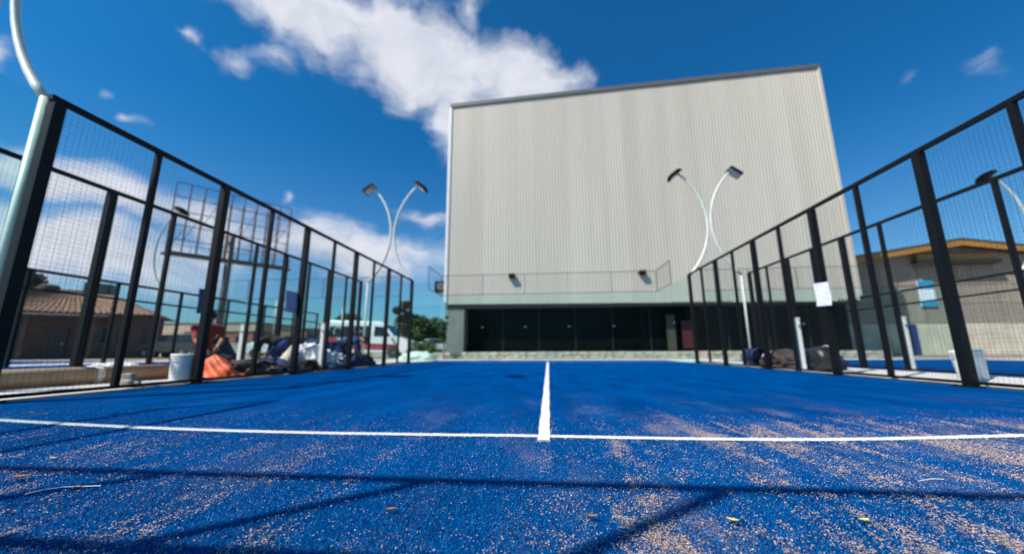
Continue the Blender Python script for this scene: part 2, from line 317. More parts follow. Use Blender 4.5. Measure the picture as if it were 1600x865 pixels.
# ------------------------------------------------------------------ turf pile and sand near the camera
rng = np.random.default_rng(3)
def vnoise(x, y, seed):
    xi = np.floor(x).astype(int); yi = np.floor(y).astype(int); fx = x-xi; fy = y-yi
    fx = fx*fx*(3-2*fx); fy = fy*fy*(3-2*fy)
    def h(i, j):
        n = (i*374761393 + j*668265263 + seed*1442695041) & 0x7fffffff
        n = ((n ^ (n >> 13))*1274126177) & 0x7fffffff; return ((n ^ (n >> 16)) & 0xffff)/65535.
    return (h(xi, yi)*(1-fx)+h(xi+1, yi)*fx)*(1-fy)+(h(xi, yi+1)*(1-fx)+h(xi+1, yi+1)*fx)*fy
def fbm(x, y, seed, o=4):
    v = 0; a = .5
    for k in range(o): v = v+a*vnoise(x*2**k, y*2**k, seed+k); a *= .5
    return v/(1-.5**o)
def raw_mesh(name, verts, tris, cols, m, smooth=False):
    me = bpy.data.meshes.new(name); nv, nf = len(verts), len(tris)
    me.vertices.add(nv); me.vertices.foreach_set('co', verts.astype(np.float32).ravel())
    me.loops.add(nf*3); me.loops.foreach_set('vertex_index', tris.astype(np.int32).ravel())
    me.polygons.add(nf); me.polygons.foreach_set('loop_start', np.arange(0, nf*3, 3, dtype=np.int32)); me.polygons.foreach_set('loop_total', np.full(nf, 3, dtype=np.int32))
    me.update(calc_edges=True)
    at = me.color_attributes.new('tone', 'FLOAT_COLOR', 'POINT'); at.data.foreach_set('color', np.c_[cols, np.ones(nv)].astype(np.float32).ravel())
    me.materials.append(m); o = bpy.data.objects.new(name, me); COL.objects.link(o); return o
def tone_mat(name, rough, spec=.3):
    m = bpy.data.materials.new(name); m.use_nodes = True; t = m.node_tree; b = t.nodes['Principled BSDF']; b.inputs['Roughness'].default_value = rough; b.inputs['Specular IOR Level'].default_value = spec
    a = N(t, 'ShaderNodeVertexColor', layer_name='tone'); t.links.new(a.outputs[0], b.inputs['Base Color']); return m
def near_points(n, ymax, power):
    y = .5+(ymax-.5)*rng.random(n)**power
    x = CAM_X-.095*y+(rng.random(n)*2-1)*(1.5*y+.35); return x, y
def sand_density(x, y):
    def ss(v, a, b): q = np.clip((v-a)/(b-a), 0, 1); return q*q*(3-2*q)
    patch = ss(fbm(x*1.5-y*.5+40, y*1.3+9, 21), .34, .66); clump = ss(fbm(x*17+5, y*11, 31, 3), .44, .7); fine = ss(fbm(x*70, y*55, 41, 2), .3, .7)
    streak = ss(fbm(x*9+3, y*.5, 11, 4), .42, .64)
    side = np.clip((x+.4)/.9, 0, 1)*.9+.1+np.clip((1.02-y)/.3, 0, 1)*.5
    fall = np.clip((2.9-y)/1.4, .01, 1)
    right = 1.35+1.25*np.clip((x-.1)/1.1, 0, 1)
    return np.clip((side*right*(.2+patch)*(.06+.35*clump+2.3*streak**1.4*(.3+.7*clump))*(.3+.8*fine)+.016)*fall, 0, 1)
# blades
x, y = near_points(420000, 3.4, 1.3); LY = np.array(sp2); onl = lambda x, y, k: (np.abs(y-np.interp(x, LY[:, 0], LY[:, 1])) < k) | ((np.abs(x) < k+.004) & (y > 2.0))
on = ~onl(x, y, .027) & (rng.random(len(y)) < 1-np.clip((y-1.8)/1.6, 0, 1)**.8); x, y = x[on], y[on]; n = len(x)
a = rng.random(n)*6.283; w = .0006+.0006*rng.random(n); h = .004+.006*rng.random(n); lx = rng.normal(0, .005, n); ly = rng.normal(.0015, .005, n)
v = np.zeros((n, 3, 3)); v[:, 0] = np.c_[x-np.cos(a)*w, y-np.sin(a)*w, np.full(n, .0)]; v[:, 1] = np.c_[x+np.cos(a)*w, y+np.sin(a)*w, np.full(n, .0)]; v[:, 2] = np.c_[x+lx, y+ly, h]
k = rng.random(n); tone = np.where((k > .93)[:, None], np.array([[.03, .2, .42]]), np.array([[.0003, .112, .33]])*(.35+1.15*rng.random(n))[:, None])
o = raw_mesh('turf_pile', v.reshape(-1, 3), np.arange(3*n).reshape(-1, 3), np.repeat(tone, 3, 0), tone_mat('blue_pile_fibre', .6, .06)); tag(o, 'short blue artificial turf pile around the white service line', 'turf', kind='stuff')
# white pile of the lines
x = rng.uniform(-4.2, 3.4, 34000); y = np.interp(x, LY[:, 0], LY[:, 1])+rng.normal(0, .0125, 34000)
x = np.r_[x, rng.normal(0, .0135, 5000)]; y = np.r_[y, 2.0+2.4*rng.random(5000)**2.2]; n = len(x)
a = rng.random(n)*6.283; w = .0007+.0006*rng.random(n); h = .005+.005*rng.random(n); lx = rng.normal(0, .005, n); ly = rng.normal(0, .005, n); v = np.zeros((n, 3, 3))
v[:, 0] = np.c_[x-np.cos(a)*w, y-np.sin(a)*w, np.zeros(n)]; v[:, 1] = np.c_[x+np.cos(a)*w, y+np.sin(a)*w, np.zeros(n)]; v[:, 2] = np.c_[x+lx, y+ly, h+.004]
o = raw_mesh('line_pile', v.reshape(-1, 3), np.arange(3*n).reshape(-1, 3), np.repeat(np.array([[.78, .77, .76]])*(.8+.4*rng.random(n))[:, None], 3, 0), tone_mat('white_pile_fibre', .7, .1)); tag(o, 'white turf pile tufting the court lines', 'turf', kind='stuff')
# sand flecks
x, y = near_points(1000000, 3.2, 1.1); d = sand_density(x, y); keep = rng.random(len(x)) < d*1.0; keep &= ~(onl(x, y, .03) & (rng.random(len(x)) > .45)); x, y, d = x[keep], y[keep], d[keep]; n = len(x)
a = rng.random(n)*6.283; L = (.0009+.0024*rng.random(n)**2)*(1+.25*d); Wd = L*(.25+.4*rng.random(n)); z0 = .003+.006*rng.random(n)
ca, sa = np.cos(a), np.sin(a); v = np.zeros((n, 5, 3))
for i, (p, q) in enumerate(((1, 0), (0, 1), (-1, 0), (0, -1))):
    j1, j2 = .7+.6*rng.random(n), .7+.6*rng.random(n)
    v[:, i] = np.c_[x+ca*L*p*j1-sa*Wd*q*j2, y+sa*L*p*j1+ca*Wd*q*j2, z0+rng.normal(0, .0008, n)]
v[:, 4] = np.c_[x, y, z0+Wd*.8]
tri = np.array([[0, 1, 4], [1, 2, 4], [2, 3, 4], [3, 0, 4]])[None]+5*np.arange(n)[:, None, None]
k = rng.random(n)[:, None]; tone = np.where(k < .62, np.array([[.46, .32, .235]]), np.where(k < .88, np.array([[.5, .44, .42]]), np.array([[.36, .2, .11]])))*(.7+.55*rng.random(n))[:, None]
o = raw_mesh('sand_grains', v.reshape(-1, 3), tri.reshape(-1, 3), np.repeat(tone, 5, 0), tone_mat('sand_grain', .8)); tag(o, 'pale peach sand scattered over the blue turf', 'sand', kind='stuff')

# ------------------------------------------------------------------ fences
def panel_mesh(name, w, h, cell=.05, t=.0014):
    b = MB(); nx = max(1, round(w/cell)); nz = max(1, round(h/cell))
    for i in range(nx+1): b.box((0, -w/2+w*i/nx, h/2), (t, t, h))
    for j in range(nz+1): b.box((t*.9, 0, h*j/nz), (t, w, t))
    return b.mesh(name, M['wire'])
PANEL = panel_mesh('mesh_panel', STEP/2-.07, HF-.12)
HEAVY = MB().box((0, 0, HF/2), (.095, .10, HF)).mesh('post', M['black']); LIGHT = MB().box((0, 0, HF/2), (.055, .06, HF-.04)).mesh('upright', M['black'])
PLATE = MB().box((0, 0, .006), (.22, .24, .012)).box((.08, .09, .018), (.02, .02, .015)).box((-.08, .09, .018), (.02, .02, .015)).box((.08, -.09, .018), (.02, .02, .015)).box((-.08, -.09, .018), (.02, .02, .015)).mesh('base_plate', M['black'])
def side_fence(X, y0, n, label, step=STEP, group='black mesh side fences'):
    t = thing('side_fence', label, 'fence', (X, y0, 0), 0, group)
    L = n*step
    MB().box((0, L/2, HF+.027), (.06, L+.13, .055)).build('top_rail', M['black'], t)
    MB().box((.002, L/2, .052), (.04, L-.13, .035)).build('bottom_rail', M['black'], t)
    for k in range(n+1):
        p = inst('post', HEAVY, t, (0, k*step, 0)); inst('base_plate', PLATE, p)
    for k in range(n): inst('upright', LIGHT, t, (0, (k+.5)*step, .02))
    s = step/STEP
    for k in range(2*n): inst('mesh_panel', PANEL, t, (0, (k+.5)*step/2, .06), 0, (1, s, 1))
    return t
side_fence(-5, YS0, 5, 'black wire mesh fence beside the crouching workers, white bucket and orange tarpaulin')
side_fence(5, YS0, 5, 'black wire mesh fence with the white sheet hung on it')
side_fence(-7, YS0, 5, 'black wire mesh fence of the neighbouring court, behind the cardboard tube')
side_fence(7, YS0, 5, 'black wire mesh fence of the neighbouring court, behind the dented white tub')

def perimeter_fence(X, y0, y1, n, label):
    t = thing('perimeter_fence', label, 'fence', (X, y0, 0)); L = y1-y0; st = L/n
    MB().box((0, L/2, 3.02), (.07, L+.1, .09)).build('top_rail', M['black'], t)
    MB().box((.003, L/2, 2.42), (.06, L-.1, .07)).build('middle_rail', M['black'], t)
    for k in range(n+1): MB().box((0, 0, 1.5), (.09, .09, 3.0)).build('post', M['black'], t, loc=(0, k*st, 0))
    pm = panel_mesh('mesh_panel', st-.1, 2.9, .1, .003)
    for k in range(n): inst('mesh_panel', pm, t, (0, (k+.5)*st, .06))
perimeter_fence(-16.2, 5, 25, 8, 'black double-rail mesh fence standing in front of the tile-roofed house')
perimeter_fence(16.2, 7, 26, 8, 'black double-rail mesh fence in front of the yellow-roofed shed')

# glass ends
GP = MB().box((0, 0, 1.5), (1.93, .012, 2.96)).mesh('glass_panel', M['glass'])
CL = MB().box((0, 0, 0), (.07, .03, .035)).mesh('clamp', M['galv'])
UPM = panel_mesh('upper_mesh', 1.92, .92)
def upper_frame(parent, a, b, w=.024):
    a, b = Vector(a), Vector(b); d = b-a; L = d.length; rz = math.atan2(d.y, d.x)
    m = (a+b)/2
    MB().box((0, 0, 3.98), (L, w, w)).box((0, 0, 3.03), (L, w, w)).build('rail', M['brownf'], parent, loc=None).matrix_local = Matrix.Translation(m) @ Matrix.Rotation(rz, 4, 'Z')
    n = round(L/2)
    for k in range(n):
        c = a+d*((k+.5)/n); inst('upper_mesh', UPM, parent, (c.x, c.y, 3.045), rz-math.pi/2)
    n = n if w < .041 else round(L/1.035)
    for k in range(n+1):
        c = a+d*(k/n)+(Vector((.11, 0, 0)) if w > .041 and 0 < k < n else Vector()); MB().box((0, 0, 3.5), (w*.9, w*.9, .99)).build('upper_post', M['brownf'], parent, loc=(c.x, c.y, 0))
def glass_run(parent, a, b):
    a, b = Vector(a), Vector(b); d = b-a; L = d.length; n = round(L/2); rz = math.atan2(d.y, d.x)
    for k in range(n):
        c = a+d*((k+.5)/n); inst('glass_panel', GP, parent, (c.x, c.y, .02), rz, ((L/n-.012)/1.93, 1, 1))
    for k in range(1, n):
        c = a+d*(k/n)
        for z in (1.5, 2.85, .12): inst('clamp', CL, parent, (c.x, c.y, z), rz)
def glass_end(xc, ya, yb, label, near=False, sides=True):
    t = thing('glass_end_wall', label, 'glass wall', (0, 0, 0), 0, 'glass court ends')
    x0, x1 = xc-5, xc+5; s = 1 if yb > ya else -1
    glass_run(t, (x0+.01, ya, 0), (x1-.01, ya, 0)); upper_frame(t, (x0, ya, 0), (x1, ya, 0), .042 if near else .024)
    if sides:
        for x in (x0, x1):
            glass_run(t, (x, ya+s*.03, 0), (x, yb-s*.08, 0)); upper_frame(t, (x, ya+s*.04, 0), (x, ya+s*2.0, 0), .04 if near else .024)
    if near:
        for x in (x0, x1): MB().box((0, 0, 2), (.1, .1, 4)).build('corner_post', M['black'], t, loc=(x, ya-.08*s, 0))
    return t
glass_end(0, YF, YS1, 'tinted glass end wall with mesh above, in front of the grey hall')
glass_end(0, YN, YS0, 'glass end wall with mesh above, behind the near service line', True)
glass_end(-12, YF, YS1, 'glass end wall of the neighbouring court in front of the white van', sides=False)
glass_end(12, YF, YS1, 'glass end wall of the neighbouring court in front of the shed and hall corner', sides=False)

# ------------------------------------------------------------------ floodlight poles: straight pole, bowed arm, head
def arc3(p0, p1, p2, n=18):
    (x1, y1), (x2, y2), (x3, y3) = p0, p1, p2
    D = 2*(x1*(y2-y3)+x2*(y3-y1)+x3*(y1-y2)); A = x1*x1+y1*y1; B = x2*x2+y2*y2; C = x3*x3+y3*y3
    ux = (A*(y2-y3)+B*(y3-y1)+C*(y1-y2))/D; uy = (A*(x3-x2)+B*(x1-x3)+C*(x2-x1))/D; r = math.hypot(x1-ux, y1-uy)
    a0 = math.atan2(y1-uy, x1-ux); a2 = math.atan2(y3-uy, x3-ux); am = math.atan2(y2-uy, x2-ux)
    def un(a, ref):
        while a-ref > math.pi: a -= 2*math.pi
        while a-ref < -math.pi: a += 2*math.pi
        return a
    a0 = un(a0, am); a2 = un(a2, am)
    return [(ux+r*math.cos(a0+(a2-a0)*k/n), uy+r*math.sin(a0+(a2-a0)*k/n)) for k in range(n+1)]
def flood(X, Y, s, label):
    # s = +1: court lies towards +x, the arm bows to -x and comes back over the court
    t = thing('floodlight_pole', label, 'floodlight', (X, Y, 0), 0, 'bowed floodlight poles')
    ox = -.125*s
    MB().box((ox, 0, .033), (.2, .2, .015)).build('base_plate', M['polew'], t)
    MB().tube([(ox, 0, .03), (ox, 0, 3.05)], .044 if Y < 5 else .034, 14).build('pole', M['polew'], t, True)
    pts = arc3((ox, 3.04), (-.93*s, 5.1), (-.12*s, 6.9)); MB().tube([(a, 0, b) for a, b in pts], [(.044 if Y < 5 else .052)-.014*i/18 for i in range(19)], 12).build('arm', M['polew'], t, True)
    tx, tz = pts[-1]; M3 = Matrix.Rotation(R(-38)*-s, 3, 'Y')
    hd = MB(); c = Vector((tx+.2*s, 0, tz+.0)); hd.box(c, (.5, .42, .1), M=M3)
    for k in range(-3, 4): hd.box(c+M3 @ Vector((k*.06, 0, .075)), (.012, .38, .06), M=M3)
    h_ = hd.build('lamp_head', M['lamp'], t, bevel=.012); MB().box(c+M3 @ Vector((0, 0, -.055)), (.42, .35, .012), M=M3).build('lens', M['lens'], h_)
    MB().bar((tx-.02*s, .0, tz-.03), (tx+.1*s, 0, tz+.06), .04).build('bracket', M['lamp'], t)
    return t
flood(-5, YS0-.02, 1, 'bowed pale floodlight pole on the mesh fence end post beside the bucket')
flood(-7, YS0-.02, -1, 'bowed floodlight pole on the neighbouring fence end, by the cardboard tube')
flood(-5, YS1+.28, 1, 'bowed floodlight pole near the white van, head over the sandy blue court')
flood(-7, YS1+.28, -1, 'bowed floodlight pole near the white van, head over the neighbouring court')
flood(5, YS1+.28, 1*-1, 'bowed floodlight pole before the grey hall, head over the blue court')
flood(7, YS1+.28, 1, 'bowed floodlight pole before the grey hall, head over the neighbouring court')
flood(-17, 15.0, 1, 'bowed floodlight pole in front of the grey off-road car')
flood(17, 15.0, -1, 'bowed floodlight pole in front of the yellow-roofed shed')

# ------------------------------------------------------------------ net posts
def net_post(X, label):
    t = thing('net_post', label, 'net post', (X, YNET, .02 if abs(X) > 5.02 else 0), 0, 'white net posts')
    MB().box((0, 0, .52), (.085, .085, 1.04)).build('post', M['whitep'], t, bevel=.008); MB().box((0, 0, .008), (.2, .2, .014)).build('base_plate', M['whitep'], t)
    MB().box((0, 0, 1.05), (.095, .095, .02)).build('cap', M['whitep'], t); MB().tube([(0, -.045, .9), (0, -.09, .9)], .018, 8).build('pulley', M['galv'], t)
net_post(-5.14, 'white steel net post between the white plastic bags'); net_post(5.14, 'white steel net post beside the dark leaning tub')
net_post(-7.14, 'white steel net post behind the worker in the red cap'); net_post(7.14, 'white steel net post standing on the neighbouring court by the shed')

# ------------------------------------------------------------------ sheets on the fences
def sheet_sign(name, loc, w, h, m, label, tilt=0, cat='sign'):
    b = MB(); nx, nz = 5, 5; vs = []
    for s in (0, 1):
        for j in range(nz+1):
            for i in range(nx+1): vs.append((.004*s+.01*math.sin(i*1.3+j), -w/2+w*i/nx, h*j/nz))
    q = (nx+1)*(nz+1); fs = []
    for j in range(nz):
        for i in range(nx):
            a = j*(nx+1)+i; fs += [(a, a+1, a+nx+2, a+nx+1), (q+a, q+a+nx+1, q+a+nx+2, q+a+1)]
    b.add(vs, fs); o = b.build(name, m); o.location = loc; o.rotation_euler = (R(tilt), 0, 0); return tag(o, label, cat)
sheet_sign('notice_sheet', (4.925, 7.1, 1.2), .36, .41, M['paper'], 'blank white sheet hung on the black mesh fence', 4)
sheet_sign('notice_sheet', (-5.035, 6.93, 1.2), .36, .42, M['purple'], 'dark purple sheet hung on the black mesh fence', 0)
sheet_sign('notice_sheet', (-6.93, 6.95, 1.2), .34, .5, M['bluesheet'], 'deep blue sheet hung on the neighbouring court fence', 0)

# ------------------------------------------------------------------ grey hall
def hall():
    t = thing('grey_hall', 'tall grey ribbed-metal hall with a dark glazed ground floor', 'building', (0, HALL_Y, 0))
    x0, x1, hl, hr, zs, D = -5.68, 15.92, 15.5, 16.5, 2.95, 24
    top = lambda x: hl+(hr-hl)*(x-x0)/(x1-x0)
    zsf = lambda x: 3.0+(2.83-3.0)*(x-x0)/(x1-x0)
    # mass behind the cladding
    MB().prism([(x0+.06, zs+.02), (x1-.06, zs+.02), (x1-.06, hr-.15), (x0+.06, hl-.15)], .1, D).build('wall_core', M['trimd'], t)
    n = 21; w = (x1-x0)/n; ribs = 6
    for k in range(n):
        a = x0+k*w; b = MB(); prof = []
        for r in range(ribs):
            s = w/ribs; q = a+r*s
            prof += [(q, 0), (q+s*.55, 0), (q+s*.65, -.022), (q+s*.9, -.022)]
        prof.append((a+w-.004, 0))
        dy = random.uniform(-.006, .006)
        vs = [(px, py+dy, zsf(px)) for px, py in prof]+[(px, py+dy, top(px)-.05) for px, py in prof]; m_ = len(prof)
        b.add(vs, [(i, i+1, m_+i+1, m_+i) for i in range(m_-1)])
        b.build('cladding_sheet', (M['clad'], M['clad2'], M['clad3'])[random.choice((0, 1, 2))], t, loc=(0, .0, 0))
    MB().prism([(x0-.05, hl-.12), (x1+.08, hr-.12), (x1+.08, hr+.12), (x0-.05, hl+.12)], -.09, D).build('roof_edge', M['trimd'], t)
    MB().box((x0-.03, .02, (zs+hl)/2), (.16, .2, hl-zs-.3)).build('corner_trim', M['triml'], t)
    MB().box((x1+.03, .02, (zs+hr)/2), (.12, .2, hr-zs-.3)).build('corner_trim', M['clad'], t)
    MB().box(((x0+x1)/2, .6, zs-.1), (x1-x0-.1, 1.2, .18)).build('soffit', M['dark'], t)
    # ground floor: raised slab, glazing, interior, end pier
    MB().box(((x0+x1)/2, 2.2, .17), (x1-x0, 5.2, .36)).build('floor_slab', M['render'], t)
    MB().box((x0+.55, .5, 1.6), (1.0, .9, 2.55)).build('pier', M['render'], t)
    gx0 = x0+1.1; n = 10; gw = (x1-gx0)/n
    for k in range(n):
        p = MB().box((gx0+(k+.5)*gw, .95, 1.55), (gw-.08, .02, 2.4)).build('glazing', M['dglass'], t)
        MB().box((gx0+k*gw, .94, 1.55), (.06, .08, 2.42)).build('mullion', M['dark'], p)
    MB().box(((x0+x1)/2, 4.8, 1.6), (x1-x0, .1, 2.6)).build('back_wall', M['dark'], t)
    # things seen on the glazing front
    MB().box((6.7, .7, 1.35), (.45, .05, 1.9)).build('door_leaf', mat('tan_door', (.06, .047, .035), .7), t)
    rb = MB().box((7.55, .72, 1.25), (.55, .04, 1.5)).build('red_panel', mat('red_panel', (.07, .006, .008), .6), t); rb['label'] = 'dark red panel in the glazed front'
    for px, z in ((800, 433), (1003, 428)):
        c = atY(px, z, HALL_Y-.05)
        l = MB().box((c.x, -.16, c.z+.02), (.34, .26, .16)).prism([(c.x-.2, c.z+.1), (c.x+.2, c.z+.1), (c.x+.16, c.z+.16), (c.x-.16, c.z+.16)], -.32, -.02).build('wall_lamp', M['lamp'], t)
        MB().box((c.x, -.2, c.z+.185), (.3, .22, .04)).build('lamp_cap', mat('amber_cap', (.4, .22, .1), .5), l)
    # condenser on its bracket beyond the end trim
    ac = MB().box((x0-.5, .8, 4.15), (.75, .4, .62)).build('condenser_unit', M['lamp'], t); MB().lathe([(.24, 0), (.24, .03)], 18).build('fan_grille', M['trimd'], ac).matrix_local = Matrix.Translation((x0-.5, .6, 4.15)) @ Matrix.Rotation(R(90), 4, 'X')
    MB().bar((x0-.9, .8, 3.8), (x0-.02, .8, 3.8), .05).bar((x0-.85, .8, 3.8), (x0-.02, .8, 3.2), .04).build('bracket', M['galv'], t)
    MB().tube([(x0-.2, .6, .2), (x0-.2, .6, 3.7)], .05, 8).build('drain_pipe', M['galv'], t)
hall()
# stone plinth along the end of the courts
t = thing('stone_plinth', 'low rubble stone plinth along the foot of the grey hall', 'wall', (0, 19.75, 0))
MB().box((5.1, .12, .17), (22, .18, .34)).build('mortar_core', M['mortar'], t)
rs = random.Random(5)
for row in range(2):
    x = -5.9
    while x < 16:
        w = rs.uniform(.28, .6); h = rs.uniform(.13, .18)
        b = MB().box((0, 0, 0), (w-.025, .16, h)); b.v = [(p[0]+rs.uniform(-.02, .02), p[1]+rs.uniform(-.025, .025), p[2]+rs.uniform(-.015, .015)) for p in b.v]
        b.build('stone', M['stone'] if rs.random() < .65 else M['stone2'], t, bevel=.012, loc=(x+w/2, .02, .09+row*.18)); x += w

# ------------------------------------------------------------------ yellow-roofed shed
def shed():
    t = thing('yellow_roofed_shed', 'concrete-panel shed with a yellow gable roof edge', 'building', (27.4, SHED_Y, 0))
    hw, hr, he = 9.5, 7.5, 6.05; top = lambda x: hr-(hr-he)*abs(x)/hw
    D = 22
    MB().prism([(-hw, 0), (hw, 0), (hw, he-.1), (0, hr-.1), (-hw, he-.1)], .14, D).build('wall_core', M['mortar'], t)
    rows = [(0, 2.05), (2.05, 3.35), (3.35, 4.6), (4.6, 9)]
    n = 8; w = 2*hw/n
    for ri, (a, b_) in enumerate(rows):
        for k in range(n):
            xa, xb = -hw+k*w+.02, -hw+(k+1)*w-.02
            za = a+.015; zl, zr = min(b_-.015, top(xa)-.3), min(b_-.015, top(xb)-.3)
            poly = [(xa, za), (xb, za), (xb, zr), (xa, zl)]
            if xa < 0 < xb and b_ > 8: poly = [(xa, za), (xb, za), (xb, zr), (0, top(0)-.3), (xa, zl)]
            dy = random.uniform(-.015, .015)
            MB().prism(poly, dy, .13).build('wall_panel', M['shedl'] if ri == 0 else random.choice((M['shedw'], M['shedw2'], M['shedw'])), t)
    for s in (-1, 1):
        o = MB().prism([(0, hr+.1), (s*(hw+.5), top(hw+.5)+.1), (s*(hw+.5), top(hw+.5)-.0), (0, hr)], -.9, D).build('roof_slope', M['roofd'], t)
        MB().prism([(s*.02, hr-.005), (s*(hw+.5), top(hw+.5)-.005), (s*(hw+.5), top(hw+.5)-.36), (s*.02, hr-.4)], -.86, -.78).build('fascia', M['yellow'], o)
    MB().box((-.2, -.35, 6.42), (4.6, .06, .42)).build('sign_band', M['yellow'], t)
    MB().box((-.2, -.4, 6.06), (5.0, .5, .26)).build('beam', M['blk'], t)
    c = atY(1449, 458, SHED_Y-.1); sx, sz = c.x-27.4, c.z
    sg = MB().box((sx, -.06, sz), (.95, .06, 1.75)).build('sign_board', M['paper'], t)
    MB().box((sx, -.1, sz+.6), (.955, .02, .54)).build('blue_band', M['cyan'], sg); MB().box((sx, -.1, sz-.68), (.955, .02, .38)).build('blue_band', M['cyan'], sg)
    MB().box((-3.6, -.05, 1.0), (.9, .08, 2.0)).build('door', M['bluesheet'], t)
shed()

# ------------------------------------------------------------------ house with clay tiles
def house():
    c = Vector((-36.3, 24, 0)); t = thing('tile_roofed_house', 'brown low house with a hipped clay tile roof', 'house', c, R(38))
    W2, D2, he, hr = 6.2, 3.6, 3.15, 4.9
    MB().box((0, 0, he/2), (2*W2-.9, 2*D2-.9, he)).build('wall', M['adobe'], t)
    ov = .25; hx, hy = W2+ov, D2+ov; rx = 2.8
    def slope(p0, p1, q0, q1, nrib):
        p0, p1, q0, q1 = map(Vector, (p0, p1, q0, q1)); b = MB(); n = nrib*4
        rows = 10
        nrm = (p1-p0).cross(q0-p0).normalized()
        if nrm.z < 0: nrm = -nrm
        vs = []
        for j in range(rows+1):
            for i in range(n+1):
                a = p0.lerp(p1, i/n); bq = q0.lerp(q1, i/n); vs.append(a.lerp(bq, j/rows)+nrm*(.045*math.sin(i*math.pi/2)+.03*(1-(j % 2))))
        b.add(vs, [(j*(n+1)+i, j*(n+1)+i+1, (j+1)*(n+1)+i+1, (j+1)*(n+1)+i) for j in range(rows) for i in range(n)]); return b.build('roof_slope', M['tile'], t)
    e = he-.05
    slope((-hx, -hy, e), (hx, -hy, e), (-rx, 0, hr), (rx, 0, hr), 40); slope((-hx, hy, e), (hx, hy, e), (-rx, 0, hr), (rx, 0, hr), 40)
    slope((hx, -hy, e), (hx, hy, e), (rx, 0, hr), (rx, 0, hr), 26); slope((-hx, -hy, e), (-hx, hy, e), (-rx, 0, hr), (-rx, 0, hr), 26)
    MB().tube([(-rx, 0, hr+.05), (rx, 0, hr+.05)], .12, 8).build('ridge', M['tile'], t)
    for x in (-4.5, -.6, 3.8):
        w = MB().box((x, -D2+.41, 1.6), (1.2, .1, 1.2)).build('window', M['trimd'], t); MB().box((x, -D2+.35, 1.6), (1.05, .03, 1.05)).build('pane', M['cglass'], w)
    d = MB().box((1.6, -D2+.4, 1.05), (1.0, .12, 2.1)).build('door', M['roofd'], t); MB().box((1.95, -D2+.32, 1.0), (.06, .05, .14)).build('handle', M['galv'], d)
    for x in (-5.8, -2.6, .6, 3.6): MB().box((x, -D2-.9, 1.4), (.22, .22, 2.8)).build('porch_post', M['adobe'], t)
    MB().prism([(-D2-1.3, 2.75), (-D2+.4, 3.0), (-D2+.4, 3.1), (-D2-1.3, 2.85)], -6.2, 4.2, 'x').build('porch_roof', M['roofd'], t)
    g = MB().box((2.2, .3, 5.2), (1.5, 1.1, .9)).build('cooler_box', M['green'], t, bevel=.03); MB().box((2.2, -.27, 5.2), (1.1, .04, .6)).build('louvre', M['trimd'], g)
    MB().lathe([(.55, 0), (.55, .5), (.35, .62), (.1, .66)], 16, (-.4, .2, 4.75)).build('roof_tank', M['roofd'], t)
house()

def plain_building(name, label, x0, x1, y, d, h, m, nwin, wz=1.2, wh=1.0):
    t = thing(name, label, 'building', ((x0+x1)/2, y, 0)); w = x1-x0
    MB().box((0, d/2, h/2), (w, d, h)).build('wall', m, t); MB().box((0, d/2, h+.06), (w+.2, d+.2, .14)).build('roof', M['trimd'], t)
    for k in range(nwin):
        x = -w/2+w*(k+.5)/nwin
        f = MB().box((x, -.02, wz+wh/2), (min(1.4, w/nwin*.6), .08, wh)).build('window', M['trimd'], t); MB().box((x, -.07, wz+wh/2), (min(1.4, w/nwin*.6)-.14, .03, wh-.14)).build('pane', M['cglass'], f)
plain_building('warehouse', 'long tan warehouse behind the grey off-road car', -62, -38, 46, 8, 4.1, M['tan'], 6, 1.6)
plain_building('brick_store', 'low rusty brick store behind the red car', -42, -33.5, 40, 5, 2.6, M['brick'], 3)
plain_building('grey_depot', 'long low brown-grey depot behind the dark parked car', -31, -18, 41, 6, 2.9, mat('depot_wall', (.2, .15, .13), .9, 0, .2, .8), 5)
plain_building('white_annexe', 'small white annexe beyond the hall corner', -12.6, -9.9, 40, 4, 3.3, M['white'], 1, 1.5)
plain_building('tan_block', 'stepped tan block behind the white plastic bags', -36, -28, 56, 6, 4.6, M['tan'], 3, 2.4)

# boundary wall with pale coping behind the lot
t = thing('boundary_wall', 'low grey block boundary wall behind the parked cars', 'wall', (-30, 36, 0))
MB().box((0, 0, .6), (46, .2, 1.2)).build('wall_body', M['block'], t); MB().box((0, 0, 1.23), (46.1, .3, .08)).build('coping', M['concrete'], t)

